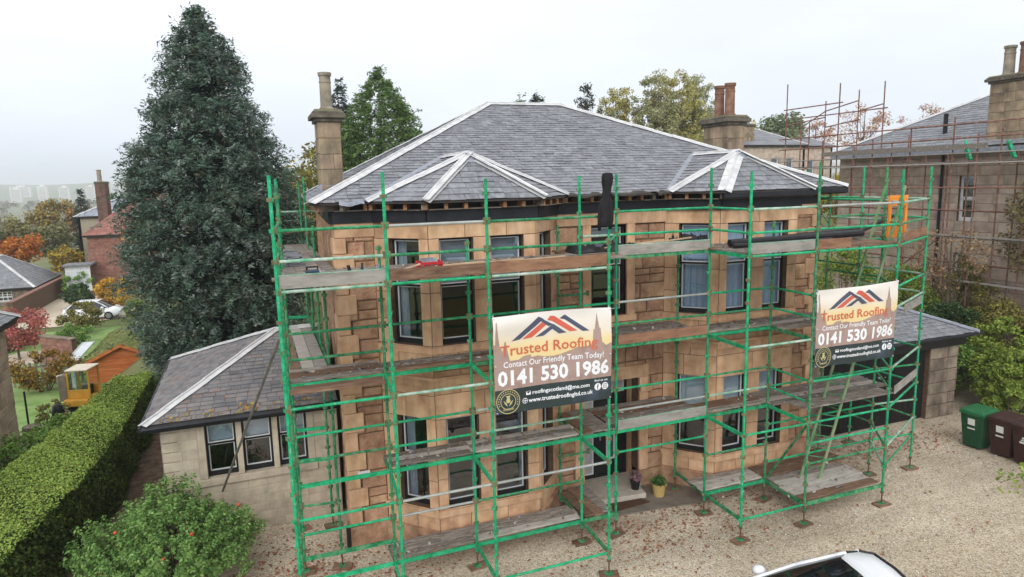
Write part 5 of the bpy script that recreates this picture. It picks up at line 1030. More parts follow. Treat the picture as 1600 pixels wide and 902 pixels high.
# clipped hedge
HEDGE = leafmat('hedge_leaf', (44, 62, 26), (70, 90, 36), (98, 116, 52), rnd=.3, hue=.02)  # darker side leaves: own tone, plus the side's shade put into the colour
HEDT = leafmat('hedge_lit_top_leaf', (116, 142, 56), (144, 168, 78), (168, 182, 100), rnd=.22, hue=.02)  # lighter top: new growth, with sky light painted into the leaf colour
def hedge():
    o = empty('clipped_hedge', (-5, 19, 0), 'long clipped green hedge with a broad flat yellow green top at the left', 'hedge'); Y0_, Y1_, ZT = 9.5, 26.0, 1.72
    xr = lambda y: float(np.interp(y, [9, 13.8, 16.8, 19.8, 26], [-5.4, -4.5, -3.98, -3.72, -3.6])); xl = lambda y: float(np.interp(y, [9, 13, 15.5, 19.3, 25, 26], [-8.0, -7.3, -6.6, -5.6, -4.9, -4.8]))
    m = MB(); yy = [Y0_+(Y1_-.1-Y0_)*i/14 for i in range(15)]; m.prism([(xr(a)-.15, a, 0) for a in yy]+[(xl(a)+.15, a, 0) for a in yy[::-1]], (0, 0, ZT-.12)); m.build('light_blocking_core', leafmat('hedge_core', (34, 40, 20), (46, 52, 28), transl=0), o)  # solid dark core added inside the leaves to block light
    V = []; n = 60000; y = Y0_+(Y1_-Y0_)*NR.random(n)**.85; t = NR.random(n); x = np.array([xl(a) for a in y])*(1-t)+np.array([xr(a) for a in y])*t
    z = ZT+.05*np.sin(x*3.1+y*1.3)*np.sin(y*2.1)+.025*np.sin(y*5+x*7)+np.abs(NR.normal(0, .035, n))-.10*np.exp(-((1-t)/.06))-.10*np.exp(-(t/.06))
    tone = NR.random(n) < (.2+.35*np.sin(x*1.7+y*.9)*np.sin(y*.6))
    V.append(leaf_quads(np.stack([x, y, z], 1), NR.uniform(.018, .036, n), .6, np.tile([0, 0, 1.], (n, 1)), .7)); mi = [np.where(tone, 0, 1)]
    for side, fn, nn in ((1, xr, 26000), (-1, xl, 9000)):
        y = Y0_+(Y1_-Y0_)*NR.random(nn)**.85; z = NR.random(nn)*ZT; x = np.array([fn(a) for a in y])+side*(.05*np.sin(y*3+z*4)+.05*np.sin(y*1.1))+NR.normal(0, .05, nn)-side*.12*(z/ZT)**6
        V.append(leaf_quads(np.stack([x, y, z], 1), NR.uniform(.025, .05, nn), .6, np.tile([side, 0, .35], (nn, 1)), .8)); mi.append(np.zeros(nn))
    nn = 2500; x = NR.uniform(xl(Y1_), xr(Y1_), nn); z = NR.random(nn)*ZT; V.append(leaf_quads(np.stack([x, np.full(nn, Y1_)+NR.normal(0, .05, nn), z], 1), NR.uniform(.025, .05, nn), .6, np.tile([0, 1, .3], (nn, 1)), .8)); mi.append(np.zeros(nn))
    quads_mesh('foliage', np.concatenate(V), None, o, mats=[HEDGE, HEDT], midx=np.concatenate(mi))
hedge()
# rounded garden shrub with red berries in front
def front_shrub():
    cx, cy, g = -2.05, 14.35, 0.; o = empty('garden_shrub', (cx, cy, g), 'big rounded leafy shrub with a few red blooms at the bottom left', 'shrub'); R_ = np.random.default_rng(21); S = 760
    d = unit(R_.normal(size=(S, 3))*np.array([1, 1, .9])); d[:, 2] = np.abs(d[:, 2])*1.0-.25; d = unit(d); rr = R_.uniform(.55, 1.0, S)*(1+.10*np.sin(d[:, 0]*6+1)+.10*np.sin(d[:, 1]*7+d[:, 2]*5))
    tip = np.array([cx, cy, .95])+d*rr[:, None]*np.array([1.72, 1.6, 1.30]); ax = unit(d*.8+np.array([0, 0, .8])+R_.normal(size=(S, 3))*.2); per = 52
    i = np.repeat(np.arange(S), per); t = R_.random(len(i)); a = R_.uniform(0, 6.28, len(i)); u = unit(np.cross(ax, R_.normal(size=(S, 3)))); v = np.cross(ax, u)
    rad = u[i]*np.cos(a)[:, None]+v[i]*np.sin(a)[:, None]; P = tip[i]-ax[i]*(t*.36)[:, None]+rad*(R_.uniform(.02, .085, len(i)))[:, None]; P[:, 2] = np.maximum(P[:, 2], .03)
    quads_mesh('foliage', leaf_quads(P, R_.uniform(.024, .046, len(i)), .55, rad*.4+ax[i]*.7, .5, axis=unit(rad+ax[i]*.5), R_=R_), leafmat('shrub_leaf', (76, 110, 52), (112, 148, 78), (148, 176, 108), rnd=.36), o)
    m = MB()
    for k in range(0, S, 6): p = tip[k]; m.tube((cx+(p[0]-cx)*.1, cy+(p[1]-cy)*.1, .0), p, .018, 5, .005, cap=False)
    m.build('stems', BARK, o, fixn=False)
    m = MB(); [m.lathe(Vector(tip[k])+Vector((0, 0, .02)), [(.004, -.03), (.026, -.012), (.032, .01), (.018, .03), (.003, .035)], 7) for k in R_.choice(S, 14, replace=False)]
    m.build('red_bloom', pm('red_bloom', [srgb(190, 50, 38), srgb(216, 84, 52)], rnd=.2, rough=.5), o, kind='stuff')
front_shrub()
# loose shrubs along the far side of the hedge
LG, DG, YG, OL = leafmat('fresh_leaf', (84, 120, 52), (118, 154, 74), (150, 176, 98)), leafmat('dark_leaf', (36, 60, 34), (58, 84, 48), (84, 108, 66)), leafmat('yellow_green_leaf', (88, 110, 42), (120, 140, 58), (156, 166, 82)), leafmat('olive_leaf', (96, 96, 52), (128, 124, 66), (152, 144, 84))
ORL, YEL, RDL, BRL = leafmat('orange_leaf', (150, 84, 40), (184, 112, 50), (200, 140, 70)), leafmat('gold_leaf', (168, 124, 36), (196, 154, 52), (206, 176, 84)), leafmat('scarlet_leaf', (148, 72, 68), (178, 102, 94), (190, 132, 122)), leafmat('russet_leaf', (124, 80, 56), (150, 104, 74), (168, 126, 96))
for i, (x, y, r, h, mt, lb) in enumerate(((-7.1, 17.4, .7, 1.75, DG, 'dark grey green shrub at the left edge nearest the camera'), (-6.6, 19.3, .8, 1.75, LG, 'bright green leafy shrub behind the middle of the hedge'), (-6.3, 21.3, .85, 1.7, LG, 'fresh green shrub in front of the tree stump'), (-5.8, 23.0, .8, 1.6, LG, 'light green weedy shrub below the yellow digger'), (-4.9, 27.6, .8, 1.2, LG, 'pale green shrub between the digger and the timber shed'), (-3.8, 27.2, .8, 1.3, DG, 'dark green shrub at the far end of the hedge'))):
    bush('leafy_shrub', lb, 'shrub', x, y, r, r*1.3, h, 3800, .045, mt, 40+i, g=terrain(x, y))
# planting right of the garage
for i, (x, y, rx, ry, h, n, mt, lb) in enumerate(((23.4, 14.6, 1.5, 1.1, 2.3, 6000, YG, 'yellow green bush directly behind the green bin'), (25.4, 13.8, 1.6, 1.3, 2.5, 6000, YG, 'wide yellow green bush behind the brown bins'), (23.9, 17.2, 1.6, 1.4, 3.4, 5500, DG, 'dark green shrub behind the garage corner'), (26.0, 16.6, 1.7, 1.5, 3.6, 5500, OL, 'olive shrub at the right edge below the neighbouring house'), (22.6, 20.6, 1.8, 1.5, 5.4, 6500, YG, 'tall yellow green bush showing above the garage roof'), (25.6, 20.2, 1.8, 1.6, 4.6, 5500, YG, 'tall green bush in front of the lower window of the next house'), (21.2, 23.4, 1.7, 1.5, 4.8, 4500, OL, 'olive bush seen through the right end of the scaffold'), (24.6, 15.6, 1.7, 1.2, 3.2, 6000, YG, 'yellow green bush between the bins and the stone house'), (27.0, 14.4, 1.3, 1.2, 3.4, 4500, LG, 'green bush at the right edge above the last bin'), (24.2, 19.0, 1.5, 1.2, 4.2, 5000, YG, 'leafy yellow bush just right of the garage roof'), (19.6, 23.0, 1.8, 1.4, 5.6, 6000, leafmat('amber_leaf', (128, 118, 44), (156, 144, 60), (170, 162, 84)), 'amber yellow bush behind the right end of the scaffold'), (22.9, 16.2, 1.1, 1.0, 2.9, 5000, LG, 'fresh green bush against the garage side wall'), (26.9, 18.6, 1.6, 1.4, 4.9, 5500, OL, 'olive bush below the upper window of the next house'), (22.2, 13.6, .9, .8, 1.5, 4000, YG, 'low yellow green bush just behind the green bin lid'))):
    bush('garden_bush', lb, 'shrub', x, y, rx, ry, h, int(n*1.7), .055, mt, 60+i, k=60, sub=.22)
tree('red_leaved_tree', 'thin tree with sparse pinkish brown leaves before the neighbouring stone wall', 'tree', 25.3, 18.2, 6.4, 1.8, 1200, .06, leafmat('pink_leaf', (132, 104, 84), (150, 122, 94), (146, 138, 96)), 71, z0=3.2, k=26, trunk=.09)
tree('overhanging_tree', 'brownish green tree overhanging from the right edge in front of the next house', 'tree', 27.2, 15.6, 8.6, 2.2, 4200, .08, leafmat('late_leaf', (84, 84, 54), (116, 108, 70), (136, 120, 90)), 72, z0=3.6, k=28, trunk=.12)
tree('yellow_tree', 'yellow autumn tree between the villa roof corner and the neighbouring house', 'tree', 36.0, 33.0, 7.6, 3.2, 4200, .13, leafmat('mustard_leaf', (140, 128, 44), (170, 154, 58), (186, 170, 84)), 73, z0=4.2, gz=1.0)
# leafy twig at the lower right corner
def twig():
    o = empty('hanging_branch', (17.8, 10.0, 0), 'yellow green leafy branch reaching in at the lower right edge', 'branch'); R_ = np.random.default_rng(5); m = MB(); P = []
    for (a, b, n) in (((19.6, 9.4, 1.2), (17.0, 9.9, .75), 110), ((18.9, 9.55, 1.1), (17.3, 9.5, .45), 90), ((19.5, 9.0, .9), (17.6, 9.1, .25), 80), ((18.3, 9.7, .95), (16.5, 10.2, .55), 70)):
        a, b = Vector(a), Vector(b); m.tube(a, b, .014, 5, .005); t = R_.random(n)*.75+.25; P.append(np.array([list(a.lerp(b, k)) for k in t])+R_.normal(size=(n, 3))*.13)
    m.tube((19.6, 9.4, 0), (19.6, 9.4, 1.3), .03, 6); m.build('twig', BARK, o); P = np.concatenate(P); quads_mesh('leaves', leaf_quads(P, R_.uniform(.045, .085, len(P)), .7, np.tile([-.4, -.4, 1], (len(P), 1)), .7, R_=R_), YG, o)
twig()
# trees behind the villa
conifer('cedar_tree', 'broad bright green conifer behind the left chimney', 8.6, 46.0, 15.6, [(.1, 3.6), (.3, 4.2), (.5, 3.9), (.7, 2.9), (.86, 1.6), (1, .1)], 5600, 20, .12, leafmat('cedar_needles', (70, 98, 52), (104, 132, 74), (134, 156, 98)), 81, droop=.1, core=False, coremat=leafmat('cedar_inner', (44, 60, 36), (60, 76, 46), transl=0))
conifer('dark_conifer', 'dark conifer top peeping out right behind the left chimney pot', 6.3, 49.0, 15.2, [(.2, 2.2), (.5, 2.0), (.75, 1.3), (1, .15)], 1300, 18, .13, leafmat('dark_needles', (44, 60, 54), (66, 82, 74), (88, 102, 94)), 82, core=False)
tree('autumn_tree', 'olive and yellow tree between the cypress and the left chimney', 'tree', 3.2, 44.0, 11.4, 3.0, 5200, .13, leafmat('autumn_mix', (100, 102, 50), (134, 130, 64), (160, 142, 76)), 83, z0=2.5, k=34)
tree('autumn_tree', 'green and gold tree low behind the left chimney stack', 'tree', 6.2, 38.0, 9.0, 2.4, 3600, .12, leafmat('autumn_mix2', (70, 88, 44), (110, 112, 58), (150, 132, 70)), 84, z0=2.0, k=28)
conifer('fir_tree', 'left one of two small fir tops above the roof ridge', 22.2, 55.0, 15.6, [(.3, 2.2), (.6, 1.5), (.85, .7), (1, .1)], 380, 18, .15, MATS['cedar_needles'], 85, core=False); conifer('fir_tree', 'right one of two small fir tops above the roof ridge', 24.0, 55.5, 15.9, [(.3, 2.2), (.6, 1.7), (.85, .8), (1, .1)], 380, 18, .15, MATS['dark_needles'], 86, core=False)
BIR = leafmat('birch_leaf', (150, 146, 84), (176, 170, 106), (190, 186, 132), rnd=.25); GRB = leafmat('grey_birch_leaf', (138, 142, 98), (164, 164, 120), (182, 182, 146), rnd=.25)
for i, (x, h, r, n, mt, lb) in enumerate(((28.7, 17.2, 1.6, 2200, leafmat('alder_leaf', (56, 62, 50), (80, 84, 68)), 'sparse dark leaved tree at the left of the birch row'), (30.8, 16.0, 1.3, 1500, GRB, 'slim grey tree beside the dark sparse tree'), (32.9, 17.2, 2.7, 8000, BIR, 'shorter olive yellow birch rising above the main roof'), (35.6, 18.4, 2.9, 8000, GRB, 'grey green birch with open crown in the middle of the row'), (38.4, 19.2, 3.2, 9500, BIR, 'tallest yellow green birch of the row behind the roof'), (41.4, 18.8, 2.8, 8000, GRB, 'drooping grey green birch beside the right chimney'))):
    tree('birch_tree', lb, 'tree', x, 55.0+(i % 3), h-terrain(x, 55), r, int(n*2.2), .12, mt, 90+i, z0=4.0, k=150, sub=.16, trunk=.14, shell=.15, asp=.5, group='birches behind the roof')
tree('round_tree', 'round green tree far behind the distant villa roofs', 'tree', 66, 72, 12.2, 4.4, 4200, .24, leafmat('grey_green_leaf', (92, 110, 74), (118, 132, 96), (140, 150, 118)), 101, k=34, gz=4.6)
tree('yellow_tree', 'pale yellow tree just right of the right chimney', 'tree', 55.5, 68, 12.0, 3.0, 2200, .22, leafmat('pale_gold', (164, 150, 92), (186, 172, 118), (196, 186, 140)), 102, k=28, gz=4.6)
for i, (x, y, h, r) in enumerate(((74, 74, 11.5, 3.4), (83, 74, 14.0, 4.0), (92, 72, 13.6, 4.2), (100, 70, 13.2, 3.6))):
    tree('russet_tree', ('bare pinkish tree left of the brown tube tower', 'rust coloured tree behind the brown scaffold tower', 'rust coloured tree right of the brown scaffold tower', 'leafless hazy tree above the neighbouring roof')[i], 'tree', x, y, h, r, 1900, .2, leafmat('far_russet', (164, 118, 92), (184, 140, 112), (196, 160, 136)) if i != 3 else leafmat('bare_twig', (150, 134, 126), (170, 156, 148)), 110+i, k=40, sub=.25, gz=4.8, asp=.35, group='russet trees')
# trees and shrubs down in the left gardens
gl = [('olive_tree', 'large hazy olive tree at the far left', -29.6, 108, 8.2, 3.4, 3200, .22, leafmat('far_olive', (120, 116, 72), (142, 134, 84), (154, 150, 104)), 120), ('olive_tree', 'tallest hazy yellow olive tree left of the chimneys', -25.5, 112, 10.8, 3.8, 3600, .22, leafmat('far_olive2', (128, 116, 66), (150, 132, 76), (160, 146, 96)), 121), ('olive_tree', 'orange tinted tree left of the dark spire conifer', -21.2, 110, 9.7, 3.2, 3000, .22, leafmat('far_orange', (146, 106, 62), (164, 124, 76), (168, 140, 98)), 122),
      ('olive_tree', 'grey green tree below the tall olive ones', -21.5, 92, 7.4, 2.6, 2600, .18, leafmat('far_grey', (98, 106, 70), (124, 126, 86), (140, 138, 100)), 123), ('orange_tree', 'small orange autumn tree by the outbuilding', -22.4, 84, 6.4, 2.3, 2600, .17, ORL, 124), ('yellow_tree', 'small yellow tree behind the outbuilding roof', -18.2, 82, 5.2, 1.9, 2200, .16, leafmat('mustard2', (140, 124, 44), (168, 146, 60), (180, 160, 80)), 125), ('dark_tree', 'dark green tree at the very left edge', -31, 100, 9.0, 2.6, 2200, .2, DG, 126), ('green_tree', 'small fresh green tree beside the pale distant gable', -18.0, 108, 11.2, 1.9, 1600, .18, leafmat('mid_green', (76, 104, 66), (100, 126, 86)), 127), ('yellow_tree', 'golden tree growing against the red sandstone house', -9.9, 74, 8.6, 1.5, 2600, .15, YEL, 128)]
for (nm, lb, x, y, h, r, n, lf, mt, sd_) in gl: tree(nm, lb, 'tree', x, y, h, r, n, lf, mt, sd_, k=30, trunk=.15)
conifer('spire_conifer', 'narrow dark spire shaped conifer beside the far chimneys', -20.6, 104, 10.9, [(.05, 1.3), (.5, 1.25), (.8, .7), (1, .1)], 900, 16, .15, MATS['dark_needles'], 130, core=False)
for i, (x, y, rx, ry, h, n, lf, mt, lb) in enumerate(((-11.4, 67, 2.2, 1.5, 3.0, 3000, .13, YEL, 'golden orange bush behind the parked white car'), (-14.6, 69, 1.5, 1.2, 2.4, 2200, .12, DG, 'rounded dark green bush left of the golden bush'), (-16.2, 76, 1.6, 1.3, 2.8, 2000, .12, LG, 'green bush below the pale conservatory'), (-12.2, 56.5, 1.9, 1.4, 2.5, 3200, .1, OL, 'olive bush in front of the parked white car'), (-11.8, 52.5, 1.3, 1.0, 1.5, 2200, .08, LG, 'low green bush above the garden wall'), (-15.4, 52, 1.5, 1.2, 1.6, 2200, .09, leafmat('grey_plum', (92, 80, 70), (120, 104, 90)), 'dull plum grey shrub left of the olive bush'), (-10.6, 40.5, 1.9, 1.3, 2.5, 3600, .075, leafmat('mixed_yellow', (84, 84, 40), (140, 110, 48), (176, 140, 60)), 'yellow and brown climbing shrub on the garden fence'), (-8.2, 31.8, .8, .6, 1.4, 900, .06, OL, 'small olive shrub on the lawn before the digger'), (-9.0, 60.5, 1.3, 1.0, 1.6, 1800, .1, YG, 'yellow green shrub at the nose of the white car'))):
    bush('garden_shrub', lb, 'shrub', x, y, rx, ry, h, n, lf, mt, 140+i)
tree('red_maple', 'scarlet Japanese maple in the left garden', 'tree', -14.0, 49.0, 3.6, 2.1, 3200, .09, RDL, 150, z0=-1.7, k=30, trunk=.08)
# lawn in the left garden
tag(MB().add([(x, y, terrain(x, y)+.01) for y in range(26, 60, 2) for x in (-17, -15, -13, -11, -9, -8, -7)], [(j*7+i, j*7+i+1, (j+1)*7+i+1, (j+1)*7+i) for j in range(16) for i in range(6)]).build('lawn', pm('lawn_grass', [srgb(96, 128, 64), srgb(124, 152, 88), srgb(142, 164, 104)], scale=1.2, rough=.95, bump=.4, bscale=60, rnd=0), smooth=True), kind='structure')
# ---------------------------------------------------------------- neighbouring houses
NST = pm('neighbour_stone', [srgb(150, 134, 122), srgb(178, 161, 147), srgb(200, 184, 168)], scale=2.0, rough=.92, bump=.4, bscale=20, rnd=.12, hue=.008)
def house(name, label, x0, x1, y0, y1, gz, ez, rz, wallmat, roofmat, exp=.3, wid=.5, oh=.35, ops=None, blk=(.35, .5, 1.0), nst=120, nsl=150, ridge_along=None, capmat=None, hip=True, walls=(1, 1, 1, 1), wide=None):
    """hipped house on a rectangle; ops: openings per wall (front y0, right x1, back y1, left x0)"""
    o = empty(name, ((x0+x1)/2, (y0+y1)/2, gz), label, 'house'); st = Pieces('stone', nst); sl = Pieces('slate', nsl); c = [(x0, y0), (x1, y0), (x1, y1), (x0, y1)]; ops = ops or {}; pls = []
    for i in range(4):
        if blk and walls[i]: pl, w = stone_wall(o, c[i], c[(i+1) % 4], gz-.3, ez-.05, ops.get(i, []), *blk, wallmat, st, proud=(.01, .03), gap=.012, ch=.01)
        else:
            pl = Plane(c[i], c[(i+1) % 4]); m = MB()
            for (p, q, za, zb) in strips(0, pl.L, gz-.3, ez-.05, ops.get(i, [])): m.prism([pl.P(p, 0, za), pl.P(q, 0, za), pl.P(q, -.3, za), pl.P(p, -.3, za)], (0, 0, zb-za))
            m.build('wall', wallmat, o)
        for (a, b, za, zb) in ops.get(i, []): window(o, pl, a, b, za, zb, rec=.12, meet=.5, fw=.05, white=.05, fmat=WHITE)
        pls.append(pl)
    st.flush(); X0, X1, Y0_, Y1_ = x0-oh, x1+oh, y0-oh, y1+oh; e = [(X0, Y0_, ez), (X1, Y0_, ez), (X1, Y1_, ez), (X0, Y1_, ez)]; W, D = X1-X0, Y1_-Y0_
    if W >= D: h = D/2 if hip else .01; A, B = (X0+h, Y0_+D/2, rz), (X1-h, Y0_+D/2, rz); fs = [[e[0], e[1], B, A], [e[1], e[2], B], [e[2], e[3], A, B], [e[3], e[0], A]]; hips = [(e[0], A, 0, 3), (e[1], B, 0, 1), (e[2], B, 1, 2), (e[3], A, 2, 3), (A, B, 0, 2)]
    else: h = W/2 if hip else .01; A, B = (X0+W/2, Y0_+h, rz), (X0+W/2, Y1_-h, rz); fs = [[e[0], e[1], A], [e[1], e[2], B, A], [e[2], e[3], B], [e[3], e[0], A, B]]; hips = [(e[0], A, 0, 3), (e[1], A, 0, 1), (e[2], B, 1, 2), (e[3], B, 2, 3), (A, B, 1, 3)]
    r = MB()
    for f in fs: r.prism([Vector(p)-Vector((0, 0, .02)) for p in f], (0, 0, -.06))
    r = r.build('roof', DECK, o); ns = [nrm3(*f[:3]) for f in fs]
    for f, n in zip(fs, ns):
        if n.dot(CAMP-Vector(f[0])) > 0: slate_roof(r, f, exp, wid, roofmat, sl)
        else: MB().prism(f, n*.02).build('roof_slope', roofmat, r)
    sl.flush()
    for p, q, a, b in hips: cap_line(r, p, q, ns[a], ns[b], w=.16, seg=1.0, mat=capmat or LEADW)
    MB().box(X0+.05, X1-.05, Y0_+.05, Y0_+.1, ez-.2, ez-.04).box(X0+.05, X0+.1, Y0_+.1, Y1_-.1, ez-.2, ez-.04).box(X1-.1, X1-.05, Y0_+.1, Y1_-.1, ez-.2, ez-.04).build('fascia', BLACK, o)
    MB().box(x0+.4, x1-.4, y0+.5, y1-.5, ez-.12, ez-.06).box(x0+2.2 if x1-x0 > 5 else x0+1, x1-.4, y0+2.2 if y1-y0 > 5 else y0+1, y1-.5, gz, ez-.12).build('interior_partition', DARKIN, o)
    return o, r
# right hand neighbour, its long side wall facing the villa
o, r = house('stone_house', 'large stone neighbouring house with slate roof and wide chimney at the right edge', 28.0, 40.5, 7.0, 26.3, 0.3, 9.05, 12.5, NST, SLA, exp=.24, wid=.4, blk=(.42, .6, 1.1), nst=200, nsl=260, walls=(0, 0, 0, 1),
    ops={3: [(26.3-20.02, 26.3-19.3, 5.97, 7.86), (26.3-20.02, 26.3-19.36, 3.2, 4.62), (26.3-16.6, 26.3-15.8, 5.97, 7.86)]})
chimney(o, 28.05, 28.85, 15.6, 19.1, 8.8, 11.45, [(28.45, 18.7, 1.15, .2, BUFFPOT), (28.45, 18.1, 1.2, .2, POT), (28.45, 17.5, 1.15, .2, BUFFPOT), (28.45, 16.9, 1.1, .2, BUFFPOT)], None, coping=.16)
MB().tube((28.9, 21.5, 9.6), (28.9, 21.5, 10.55), .09, 8).build('vent_pipe', BLACK, o); MB().tube((27.9, 20.75, .3), (27.9, 20.75, 8.9), .06, 8).build('downpipe', BLACK, o)
MB().box(27.55, 27.98, 7, 26.5, 8.78, 8.98).build('gutter', LEAD, o)
# brown tube scaffold on the neighbour
BRT = pm('rusty_tube', [srgb(98, 66, 58), srgb(132, 94, 82), srgb(150, 124, 112)], scale=6, rough=.8, rnd=.2); GVT = pm('grey_tube', [srgb(140, 134, 128), srgb(172, 166, 160)], scale=6, rough=.6, rnd=.15)
bs = empty('brown_scaffold', (27, 20, 0.3), 'rusty brown tube scaffold against the neighbouring stone house', 'scaffold')
def bt(p, q, mt=None, nm='tube'): MB().tube(p, q, .03, 7).build(nm, mt or rng.choice([BRT, BRT, GVT]), bs, fixn=False)
for i, y in enumerate((28.6, 27.0, 25.2, 23.2, 21.3, 19.4, 17.5, 15.6)):
    bt((26.6, y, .2), (26.6, y, (12.7, 10.6, 10.2, 9.6, 9.9, 10.2, 9.6, 9.6)[i]), BRT, 'upright'); bt((27.6, y, .2), (27.6, y, (10.9, 11.7, 9.2, 8.9, 9.0, 9.0, 9.0, 9.0)[i]), BRT, 'upright')
    for z in (5.4, 8.35): bt((26.4, y, z), (27.9, y, z), None, 'crossbar')
for z, mt in ((9.35, BRT), (8.75, GVT), (8.35, GVT), (6.5, BRT), (5.4, GVT)): bt((26.55, 14.5, z), (26.55, 29.0, z), mt, 'ledger')
bt((27.65, 14.5, 3.6), (27.65, 21, 3.6), GVT, 'ledger'); bt((26.6, 19.6, 5.4), (26.6, 22.4, 3.2), BRT, 'brace')
for (a, b) in (((26.6, 28.6, 10.6), (27.6, 27.0, 10.9)), ((27.6, 27.0, 10.4), (27.6, 24.9, 10.6)), ((26.6, 28.6, 9.9), (26.6, 25.2, 9.9)), ((27.6, 28.6, 10.5), (27.6, 27.0, 11.2)), ((27.6, 27.0, 11.2), (27.6, 25.0, 11.5)), ((27.6, 25.0, 9), (27.6, 25.0, 12.0)), ((27.6, 23.6, 9), (27.6, 23.6, 12.2)), ((27.6, 25.0, 11.0), (27.6, 23.6, 11.2))): bt(a, b, BRT)
for (x_, y_) in ((26.6, 26.1), (26.6, 24.2), (26.6, 22.2), (26.6, 18.4), (26.6, 16.5), (27.6, 22.2), (27.6, 20.3)): bt((x_, y_, .2), (x_, y_, 9.1+rng.random()*.6), BRT, 'upright')
for z_ in (9.9, 7.4, 4.4): bt((26.55, 14.5, z_), (26.55, 27.5 if z_ < 9 else 29, z_), BRT, 'ledger')
bt((27.6, 28.8, 11.0), (27.6, 23.4, 11.0), BRT, 'ledger'); bt((26.6, 28.8, 11.4), (26.6, 25.0, 11.4), BRT, 'ledger'); bt((26.6, 25.2, 10), (26.6, 25.2, 12.3), BRT, 'upright')
for i in range(5): MB().box(26.72, 27.5, 14.6+2.9*i, 17.45+2.9*i, 8.40, 8.44).build('plank', PLK, bs)
for (y, a) in ((18.9, .3), (17.2, -.2)):
    o2 = MB().bar((27.0, y, 8.5), (27.3, y+.5, 9.2+a*.2), .10, .06).bar((27.05, y+.14, 8.5), (27.35, y+.6, 9.1), .05, .05).build('green_prop', GR1); tag(o2, 'green steel prop leaning on the neighbouring eaves near the chimney' if a > 0 else 'green steel prop leaning on the neighbouring eaves at the picture edge', 'prop')
for (y0_, y1_, z_) in ((15.2, 21.6, 5.45), (14.8, 19.0, 3.65), (18.0, 26.0, 8.9)): MB().box(26.45, 26.6, y0_, y1_, z_, z_+.2 if z_ > 8 else z_+.06).build('guard_board', GVT if z_ < 8 else PLK, bs)
# distant villas to the right
o, r = house('distant_villa', 'distant stone villa with slate roof seen right of the right chimney', 48.0, 58.6, 60, 70, 4.0, 11.3, 13.9, NST, SLA, exp=.5, wid=.9, blk=None, nsl=120, ops={0: [(5.9, 6.9, 7.6, 9.9), (8.0, 9.0, 7.6, 9.9), (1.0, 2.0, 7.6, 9.9)]})
chimney(o, 50.4, 52.0, 60.6, 61.6, 11.0, 13.3, [(50.9, 61.1, .7, .2, BUFFPOT), (51.5, 61.1, .7, .2, BUFFPOT)], None); 
o, r = house('distant_villa', 'farther distant villa with paler roof behind the first one', 60.5, 71, 68, 78, 4.4, 11.6, 14.2, NST, SLA, exp=.5, wid=.9, blk=None, nsl=100, ops={0: [(1.0, 2.0, 7.6, 9.9), (3.0, 4.0, 7.6, 9.9), (6.5, 7.5, 7.6, 9.9)]})
chimney(o, 66.2, 67.6, 70, 71.2, 11.4, 14.6, [(66.9, 70.6, 1.0, .3, BUFFPOT)], None)
# left neighbour, gable corner at the picture edge
o, r = house('stone_cottage', 'pale stone cottage corner cut by the left edge of the picture', -15.0, -7.62, 15.0, 25.6, -.3, 4.1, 6.4, pm('pale_cottage_stone', [srgb(160, 140, 120), srgb(186, 166, 144), srgb(200, 182, 160)], scale=2.2, rough=.92, bump=.4, rnd=.1), SLA, exp=.22, wid=.35, blk=(.26, .4, .8), nst=120, nsl=60)
# far left houses
REDST = pm('red_sandstone', [srgb(116, 80, 70), srgb(142, 102, 90), srgb(158, 122, 110)], scale=2.0, rough=.92, bump=.4, rnd=.14, hue=.006); REDTL = pm('red_roof_tile', [srgb(130, 86, 78), srgb(150, 104, 94), srgb(164, 122, 110)], scale=3, rough=.85, rnd=.12)
o, r = house('red_house', 'red sandstone house with red tiled roof beside the cypress', -15.3, -3.0, 78, 88, -2.2, 3.7, 8.0, REDST, REDTL, exp=.4, wid=.7, blk=(.34, .5, .9), nst=160, nsl=160, capmat=REDTL, ops={0: [(6, 7, .2, 2.0)]})
DKCH = pm('sooty_red_stone', [srgb(84, 66, 58), srgb(108, 86, 76), srgb(128, 104, 92)], scale=2.0, rough=.92, bump=.4, rnd=.12)
chimney(o, -14.5, -13.6, 80.2, 82.4, 3.4, 8.7, [(-14.1, 80.8, 1.2, .22, BUFFPOT)], None, mat=DKCH, coping=.06); chimney(o, -11.9, -10.5, 81.5, 82.8, 4.4, 8.8, [(-11.5, 82.1, 1.1, .22, BUFFPOT), (-10.9, 82.1, 1.1, .22, BUFFPOT)], None, mat=DKCH, coping=.06)
ZINC = pm('zinc_roof', [srgb(128, 136, 148), srgb(160, 166, 176)], scale=2, rough=.5, rnd=.06, metal=.3); CRW = pm('cream_harling', [srgb(150, 140, 124), srgb(178, 168, 150)], scale=6, rough=.95, bump=.4, rnd=0)
o, r = house('cream_house', 'cream rendered house with pale grey roof behind the red one', -19.6, -9, 96, 106, -2.4, 5.0, 7.6, CRW, ZINC, exp=1.2, wid=.6, blk=None, nsl=60, ops={0: [(3.2, 4.1, 2.2, 4.2)]})
o, r = house('stone_outbuilding', 'low stone outbuilding with grey slate roof at the far left', -26.5, -19.4, 74, 83, -2.2, -.6, 2.1, GREYST, SLA, exp=.35, wid=.55, blk=(.3, .4, .8), nst=120, nsl=160, ops={0: [(3.3, 5.5, -1.9, -.9)]})
MB().tube((-19.3, 74, -2.2), (-19.3, 74, -.6), .07, 8).build('downpipe', WHITE, o)
for i in range(6): MB().box(-23.15+.36*i, -23.10+.36*i, 73.84, 73.87, -1.86, -.94).build('glazing_bar', WHITE, o)
for i in range(3): MB().box(-23.2, -21.0, 73.835, 73.865, -1.7+.26*i, -1.66+.26*i).build('glazing_bar', WHITE, o)
